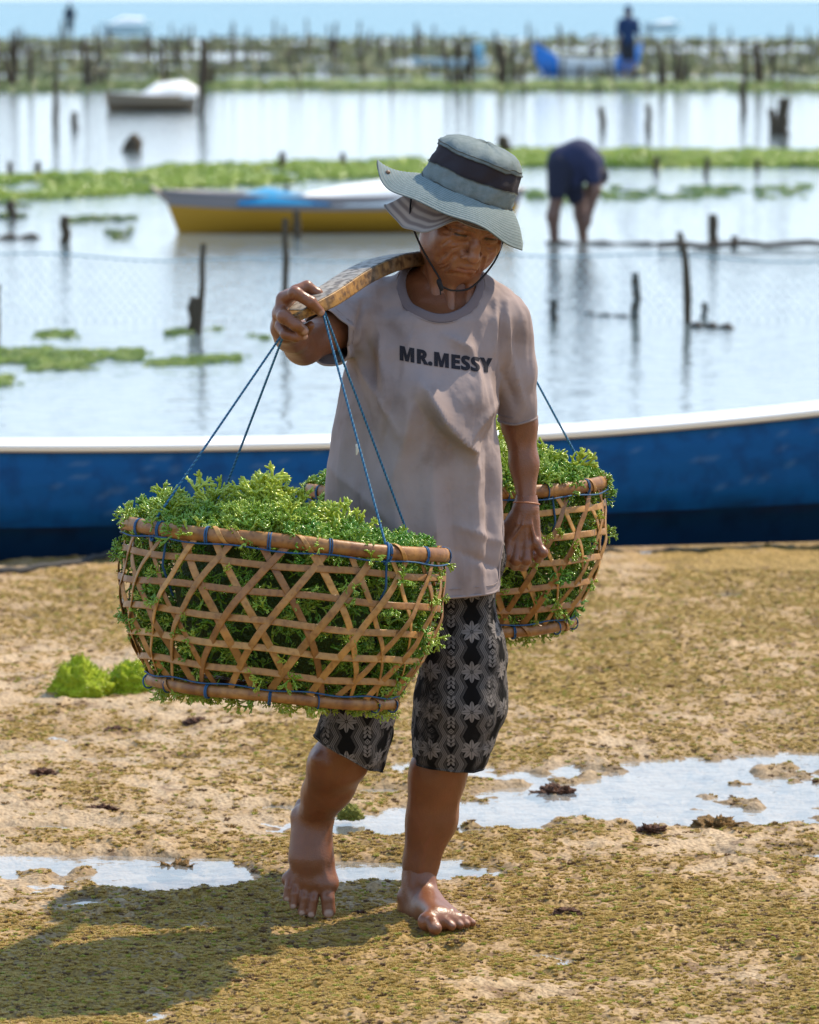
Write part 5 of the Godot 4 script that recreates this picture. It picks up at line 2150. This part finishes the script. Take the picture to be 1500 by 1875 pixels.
# rails and sunken sticks between the near posts
func rails() -> void:
	var stick := func(called: String, a: Array, b: Array, r: float, label: String, h := 0.0) -> void:
		var p := on(a[0], a[1], WATER + h)
		var q := on(b[0], b[1], WATER + h)
		var g := Geo.new()
		var pts := []
		for k in 9:
			pts.append(p.lerp(q, k / 8.0) + Vector3(0, r * 0.5 * sin(k * 2.1), 0))
		g.tube(pts, [r, r * 1.1, r * 0.9, r, r * 1.15, r * 0.9, r, r * 1.05, r * 0.8], 7, Color(0.075, 0.06, 0.05))
		tag(put(called, geo_mesh(g), m.post), label, "stick", "sticks lying in the shallow lagoon")
	stick.call("driftwood", [1268, 598], [1342, 602], 0.022, "driftwood lying at the foot of the tallest right post")
	stick.call("driftwood", [1070, 575], [1152, 580], 0.010, "thin stick floating between the first and second right posts")
	stick.call("driftwood", [1205, 449], [1520, 446], 0.022, "long dark rail of weed on the water behind the net at the right", 0.03)
	stick.call("driftwood", [-30, 438], [72, 436], 0.030, "dark log lying in the water at the left edge")
	stick.call("driftwood", [1000, 446], [1210, 448], 0.018, "dark weedy line at the bending person's feet")


func fish_net() -> void:
	var root := base("fishing_net")
	tag(root, "pale fine fishing net standing across the lagoon behind the blue boat", "net")
	var z := depth(588, WATER)
	var s := FOCAL / (10.0 - z)
	var top := 0.36
	var x0 := -820.0 / s
	var x1 := 820.0 / s
	var g := Geo.new()
	var cell := 0.056
	var n := int((x1 - x0) / cell)
	var seg := 7
	for way in [-1.0, 1.0]:
		for k in n + 7:
			var pts := []
			for j in seg + 1:
				var y := top * j / seg
				var x: float = x0 + (k - 3) * cell + way * (y - top * 0.5) * 0.85
				var sag := 0.018 * sin(x * 1.9) + 0.012 * sin(x * 5.3)
				pts.append(Vector3(x, WATER + y + sag * y / top, z + 0.03 * sin(x * 2.3 + y * 4.0)))
			g.tube(pts, [0.0016], 3)
	put("netting", geo_mesh(g), m.net, root).set_meta("kind", "stuff")
	g = Geo.new()
	var line := []
	for k in 60:
		var x := lerpf(x0, x1, k / 59.0)
		line.append(Vector3(x, WATER + top + 0.018 * sin(x * 1.9) + 0.012 * sin(x * 5.3), z + 0.03 * sin(x * 2.3 + top * 4.0)))
	g.tube(line, [0.0055], 6)
	put("head_line", geo_mesh(g), m.net, root)


# ---------------------------------------------------------------- boats
func boats() -> void:
	blue_boat()
	# label, where, turn, length, beam, height, lift of the ends, lower colour, upper colour, split
	var white := Color(0.78, 0.78, 0.76)
	var y := small_boat("yellow_boat", on(630, 424, WATER), 0.12, 2.85, 0.75, 0.27, 0.05, Color(0.50, 0.245, 0.014), Color(0.24, 0.205, 0.20), 0.72, "yellow hulled boat with a white cover and grey bow behind the net")
	boat_cover(y, [[-0.82, 0.0, 0.30], [-0.40, 0.06, 0.38], [0.0, 0.15, 0.40], [0.5, 0.22, 0.40], [1.25, 0.22, 0.26]], 0.215, white, "cover")
	boat_cover(y, [[-0.86, 0.05, 0.33], [-0.60, 0.125, 0.400], [-0.15, 0.03, 0.420]], 0.225, Color(0.01, 0.22, 0.42), "blue_sheet")
	var g := Geo.new()
	g.tube([Vector3(-1.30, 0.20, 0), Vector3(-1.40, 0.27, 0), Vector3(-1.52, 0.36, 0.02)], [0.035, 0.03, 0.012], 7, Color(0.35, 0.27, 0.22))
	put("bowsprit", geo_mesh(g), m.paint, y)
	var w := small_boat("white_boat", on(278, 203, WATER), 0.5, 1.7, 0.7, 0.24, 0.05, Color(0.15, 0.095, 0.05), Color(0.22, 0.165, 0.11), 0.5, "small brown boat with a white covered stern at the upper left")
	boat_cover(w, [[-0.10, 0.05, 0.30], [0.15, 0.24, 0.34], [0.55, 0.28, 0.33], [0.86, 0.12, 0.22]], 0.22, white, "cover")
	var l := small_boat("pale_blue_boat", on(824, 130, WATER), 0.1, 2.0, 0.7, 0.28, 0.06, Color(0.42, 0.50, 0.52), Color(0.45, 0.58, 0.64), 0.5, "pale blue boat among the far rows above the hat")
	g = Geo.new()
	g.box(Vector3(0.62, 0.2, -0.18), Vector3(0.86, 0.72, 0.18), Color(0.16, 0.36, 0.48))
	put("stern_box", geo_mesh(g), m.paint, l)
	var b := small_boat("blue_ended_boat", on(1076, 136, WATER), -0.08, 2.55, 0.8, 0.36, 0.25, Color(0.70, 0.72, 0.72), Color(0.74, 0.76, 0.76), 0.4, "far white boat with bright blue raised ends at the upper right")
	for s in [-1.0, 1.0]:
		g = Geo.new()
		g.sheet([[Vector3(0.70 * s, -0.02, 0.33), Vector3(0.70 * s, 0.42, 0.37), Vector3(0.70 * s, 0.42, -0.37), Vector3(0.70 * s, -0.02, -0.33)], [Vector3(1.06 * s, 0.02, 0.16), Vector3(1.10 * s, 0.66, 0.22), Vector3(1.10 * s, 0.66, -0.22), Vector3(1.06 * s, 0.02, -0.16)], [Vector3(1.26 * s, 0.3, 0.02), Vector3(1.34 * s, 0.80, 0.04), Vector3(1.34 * s, 0.80, -0.04), Vector3(1.26 * s, 0.3, -0.02)]], Color(0.01, 0.16, 0.50), true)
		put("raised_end", geo_mesh(g), m.paint, b)
	var f := small_boat("far_white_boat", on(232, 62, WATER), 0.05, 2.8, 1.0, 0.5, 0.1, white, white, 0.5, "blurred white boat on the far water at the upper left")
	boat_cover(f, [[-0.9, 0.1, 0.4], [-0.2, 0.45, 0.42], [0.9, 0.4, 0.4]], 0.45, white, "cabin")
	var f2 := small_boat("far_white_boat", on(1212, 56, WATER), 0.05, 2.2, 1.0, 0.4, 0.1, white, white, 0.5, "blurred white boat behind the standing figure at the upper right")
	boat_cover(f2, [[-0.5, 0.1, 0.4], [0.6, 0.3, 0.4]], 0.36, white, "cabin")


# a rounded cover: [x, rise, half width] stations over a height
func boat_cover(root: Node3D, st: Array, y: float, col: Color, called: String) -> void:
	var rows := []
	for q in st:
		var row := []
		for k in 9:
			var a := PI * k / 8.0
			row.append(Vector3(q[0], y + q[1] * pow(sin(a), 0.6), cos(a) * q[2]))
		rows.append(row)
	var g := Geo.new()
	g.sheet(rows, col, false, [], true)
	for e in [0, rows.size() - 1]:
		var low := []
		for q in rows[e]:
			low.append(Vector3(q.x, y - 0.01, q.z))
		g.sheet([rows[e], low], col, false, [], e == 0)
	put(called, geo_mesh(g), m.paint, root)


func small_boat(called: String, where: Vector3, turn: float, l: float, b: float, h: float, lift: float, low: Color, up: Color, split: float, label: String) -> Node3D:
	var root := base(called, where)
	root.rotation.y = turn
	tag(root, label, "boat")
	var sec := func(u: float, v: float, side: float) -> Vector3:   # v 0 keel, 1 gunwale
		var half := b * 0.5 * (1.0 - pow(absf(u), 2.6)) + 0.012
		var top := h + lift * u * u
		return Vector3(u * l * 0.5 * (0.90 + 0.10 * v), -0.06 + (top + 0.06) * v, side * half * sqrt(sin(clampf(v, 0.0, 1.0) * PI * 0.5)))
	for strake in 2:
		var v0 := 0.0 if strake == 0 else split
		var v1 := split if strake == 0 else 1.0
		var g := Geo.new()
		for side in [-1.0, 1.0]:
			var rows := []
			for k in 25:
				var row := []
				for j in 7:
					row.append(sec.call(k / 12.0 - 1.0, lerpf(v0, v1, j / 6.0), side * (1.0 if strake == 0 else 1.03)))
				rows.append(row)
			g.sheet(rows, low if strake == 0 else up, false, [], side < 0)
		put("hull" if strake == 0 else "upper_strake", geo_mesh(g), m.paint, root)
	var g := Geo.new()
	for side in [-1.0, 1.0]:
		var pts := []
		for k in 25:
			pts.append(sec.call(k / 12.0 - 1.0, 1.0, side) + Vector3(0, 0.006, 0))
		g.tube(pts, [0.018], 6, up)
	put("gunwale", geo_mesh(g), m.paint, root)
	g = Geo.new()
	var rows := []
	for k in 25:
		var a: Vector3 = sec.call((k / 12.0 - 1.0) * 0.97, 0.6, 1.0)
		rows.append([a + Vector3(0, 0, -0.01), Vector3(a.x, a.y, -a.z + 0.01)])
	g.sheet(rows, up * 0.8)
	put("floor", geo_mesh(g), m.paint, root)
	for k in 2:
		g = Geo.new()
		var x := l * (-0.14 + 0.3 * k)
		g.box(Vector3(x - 0.06, h * 0.72, -b * 0.43), Vector3(x + 0.06, h * 0.80, b * 0.43), up)
		put("thwart", geo_mesh(g), m.paint, root)
	return root


func blue_boat() -> void:
	var a := on(-60, 1032)
	var b := on(1560, 994)
	var root := base("blue_boat", (a + b) * 0.5)
	root.rotation.y = -atan2(b.z - a.z, b.x - a.x)
	tag(root, "long blue outrigger hull with white deck edge beached behind the person", "boat")
	var half := a.distance_to(b) * 0.5
	# u runs -1..1 over the view and on to both ends
	var sheer := func(u: float) -> float:
		return 0.347 + 0.030 * pow(u + 0.35, 2.0) + 0.028 * pow(maxf(0.0, u + 0.1), 2.0)
	var thick := func(u: float) -> float:
		return clampf(1.0 - pow(absf(u) / 2.6, 4.0), 0.03, 1.0)
	var us := []
	for k in 261:
		us.append(-2.6 + 5.2 * k / 260.0)
	var prof := [[0.0, 1.0], [0.012, 0.85], [0.004, 0.70], [-0.035, 0.50], [-0.10, 0.33], [-0.175, 0.17], [-0.245, 0.03]]
	var dense := []
	for j in 25:
		var e := minf(j / 4.0, 5.999)
		dense.append([lerpf(prof[int(e)][0], prof[int(e) + 1][0], e - int(e)), lerpf(prof[int(e)][1], prof[int(e) + 1][1], e - int(e))])
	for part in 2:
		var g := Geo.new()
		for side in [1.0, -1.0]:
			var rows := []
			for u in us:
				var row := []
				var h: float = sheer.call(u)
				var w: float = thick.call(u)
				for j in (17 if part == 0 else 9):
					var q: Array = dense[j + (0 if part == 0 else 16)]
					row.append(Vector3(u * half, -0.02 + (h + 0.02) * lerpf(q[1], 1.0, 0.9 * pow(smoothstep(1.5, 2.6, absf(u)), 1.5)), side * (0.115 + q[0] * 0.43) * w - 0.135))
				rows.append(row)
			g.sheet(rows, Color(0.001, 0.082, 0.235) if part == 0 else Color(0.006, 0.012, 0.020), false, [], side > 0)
		# shade of the undercut side painted into both colours, deepening downwards; scuffs above it
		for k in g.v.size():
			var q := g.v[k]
			var worn := noise.get_noise_2d(q.x * 2.0, q.y * 9.0) * 0.05 + noise.get_noise_2d(q.x * 9.0, q.y * 20.0) * 0.02  # noise that makes the edge of the painted shade ragged
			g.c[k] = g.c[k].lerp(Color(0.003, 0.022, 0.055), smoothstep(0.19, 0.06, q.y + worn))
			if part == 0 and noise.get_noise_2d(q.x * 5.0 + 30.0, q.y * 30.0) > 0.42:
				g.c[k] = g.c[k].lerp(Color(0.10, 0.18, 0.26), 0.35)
		var mat: StandardMaterial3D = tinted(0.55, 0.3)
		relief(mat, m.streak, 0.25, 1.5, noise_tex(512, 0.012, 5, 51, ramp([[0.0, Color(0.72, 0.76, 0.8)], [0.5, Color(0.95, 0.97, 0.98)], [1.0, Color(1, 1, 1)]])))
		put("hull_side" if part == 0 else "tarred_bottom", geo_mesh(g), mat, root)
	for part in 3:
		var g := Geo.new()
		if part == 0:
			var rows := []
			for u in us:
				var h: float = sheer.call(u)
				var w: float = thick.call(u)
				var row := []
				for j in 7:
					var x := 1.0 - j / 3.0
					row.append(Vector3(u * half, h + 0.015 + 0.004 * (1.0 - x * x), 0.106 * x * w - 0.135))
				rows.append(row)
			g.sheet(rows, Color(0.78, 0.79, 0.79))
			put("deck", geo_mesh(g), m.paint, root)
		else:
			for side in [1.0, -1.0]:
				var pts := []
				for u in us:
					var h: float = sheer.call(u)
					var w: float = thick.call(u)
					pts.append(Vector3(u * half, h + (0.0135 if part == 1 else 0.001), side * (0.115 if part == 1 else 0.121) * w - 0.135))
				g.sweep(pts, [Vector2(-0.010, -0.006), Vector2(0.010, -0.006), Vector2(0.011, 0.0), Vector2(0.010, 0.006), Vector2(-0.010, 0.006)], [Vector3.UP], [1.0], Color(0.80, 0.80, 0.79) if part == 1 else Color(0.50, 0.42, 0.31))
			put("white_rail" if part == 1 else "rubbing_strip", geo_mesh(g), m.paint, root)


# ---------------------------------------------------------------- people far out
func far_figure(called: String, where: Vector3, bones: Array, mats: Array, cell: float, label: String) -> void:
	var root := base(called, where)
	tag(root, label, "person")
	var names := ["body", "shirt", "shorts", "headwear"]
	for k in 4:
		var mine := bones.filter(func(q): return q[0] == k)
		if mine.is_empty():
			continue
		var lo := Vector3.ONE * 1e9
		var hi := -lo
		for q in mine:
			for p in [q[1], q[2]]:
				lo = lo.min(p - Vector3.ONE * 0.22)
				hi = hi.max(p + Vector3.ONE * 0.22)
		var f := Field.new(lo, hi, cell)
		for q in mine:
			f.cap(q[1], q[2], q[3], q[4], 0.04)
		var s := f.net()
		put(names[k], to_mesh(s[0], s[1]), mats[k], root)


func far_people() -> void:
	var skin := lin(0.14, 0.065, 0.04, 0.5)
	var foot := on(1042, 441, WATER)
	var s := FOCAL / (10.0 - foot.z)
	var q := func(px: float, py: float, z: float) -> Vector3:
		return Vector3((px - 1042) / s, (441 - py) / s, z)
	far_figure("bending_person", foot, [
		[0, q.call(1022, 345, 0.08), q.call(1012, 395, 0.10), 0.060, 0.046], [0, q.call(1012, 395, 0.10), q.call(1016, 450, 0.10), 0.046, 0.034],
		[0, q.call(1058, 350, -0.05), q.call(1064, 395, -0.05), 0.060, 0.046], [0, q.call(1064, 395, -0.05), q.call(1070, 450, -0.05), 0.046, 0.034],
		[0, q.call(1084, 305, 0.10), q.call(1090, 350, 0.12), 0.042, 0.034], [0, q.call(1090, 350, 0.12), q.call(1074, 405, 0.12), 0.034, 0.026], [0, q.call(1074, 405, 0.12), q.call(1070, 424, 0.12), 0.03, 0.018],
		[0, q.call(1082, 305, -0.12), q.call(1082, 360, -0.12), 0.040, 0.032], [0, q.call(1082, 360, -0.12), q.call(1064, 415, -0.10), 0.032, 0.026],
		[0, q.call(1086, 300, 0.0), q.call(1092, 318, 0.0), 0.05, 0.075], [0, q.call(1092, 318, 0.0), q.call(1094, 328, 0.02), 0.078, 0.066],
		[1, q.call(1032, 296, 0.0), q.call(1060, 288, 0.0), 0.125, 0.130], [1, q.call(1060, 288, 0.0), q.call(1080, 300, 0.0), 0.130, 0.115], [1, q.call(1080, 298, 0.09), q.call(1087, 328, 0.11), 0.066, 0.055], [1, q.call(1080, 298, -0.1), q.call(1082, 328, -0.12), 0.062, 0.05], [1, q.call(1035, 300, 0.0), q.call(1052, 325, 0.0), 0.10, 0.09],
		[2, q.call(1026, 305, 0.05), q.call(1018, 352, 0.09), 0.105, 0.072], [2, q.call(1036, 305, -0.04), q.call(1056, 362, -0.05), 0.105, 0.070], [2, q.call(1030, 300, 0.0), q.call(1036, 310, 0.0), 0.115, 0.115],
		[3, q.call(1093, 312, 0.0), q.call(1096, 322, 0.01), 0.070, 0.080],
	], [skin, lin(0.018, 0.022, 0.06, 0.9), lin(0.012, 0.013, 0.03, 0.9), lin(0.02, 0.02, 0.03, 0.9)], 0.02, "person in dark blue bending down to the water in the shallows")
	for k in 2:
		foot = on(1150, 139, WATER) if k == 0 else on(128, 68, WATER)
		var dark := lin(0.012, 0.035, 0.10, 0.9) if k == 0 else lin(0.03, 0.04, 0.06, 0.9)
		var v := func(x: float, y: float, z: float) -> Vector3:
			return Vector3(x, y, z)
		far_figure("standing_person", foot, [
			[0, v.call(-0.09, 0.5, 0), v.call(-0.10, -0.05, 0.02), 0.06, 0.045], [0, v.call(0.09, 0.5, 0), v.call(0.11, -0.05, -0.02), 0.06, 0.045],
			[0, v.call(0, 1.36, 0), v.call(0.0, 1.50, 0.02), 0.06, 0.085], [0, v.call(0, 1.50, 0.02), v.call(0, 1.56, 0.02), 0.09, 0.08],
			[0, v.call(-0.24, 1.0, 0.05), v.call(-0.20, 0.82, 0.14), 0.036, 0.03], [0, v.call(0.25, 1.0, 0.05), v.call(0.26, 0.78, 0.08), 0.036, 0.03],
			[1, v.call(0, 0.85, 0), v.call(0, 1.25, 0), 0.155, 0.165], [1, v.call(-0.15, 1.28, 0), v.call(0.15, 1.28, 0), 0.085, 0.085], [1, v.call(-0.19, 1.28, 0), v.call(-0.24, 0.98, 0.05), 0.07, 0.055], [1, v.call(0.19, 1.28, 0), v.call(0.25, 0.98, 0.05), 0.07, 0.055],
			[2, v.call(-0.07, 0.85, 0), v.call(-0.09, 0.42, 0.01), 0.11, 0.085], [2, v.call(0.07, 0.85, 0), v.call(0.09, 0.42, -0.01), 0.11, 0.085],
			[3, v.call(0, 1.54, 0.01), v.call(0, 1.60, 0.01), 0.105, 0.085],
		], [skin, dark, lin(0.02, 0.022, 0.03, 0.9), dark], 0.025, "figure in blue standing behind the blue ended boat" if k == 0 else "dark figure standing far out at the upper left")
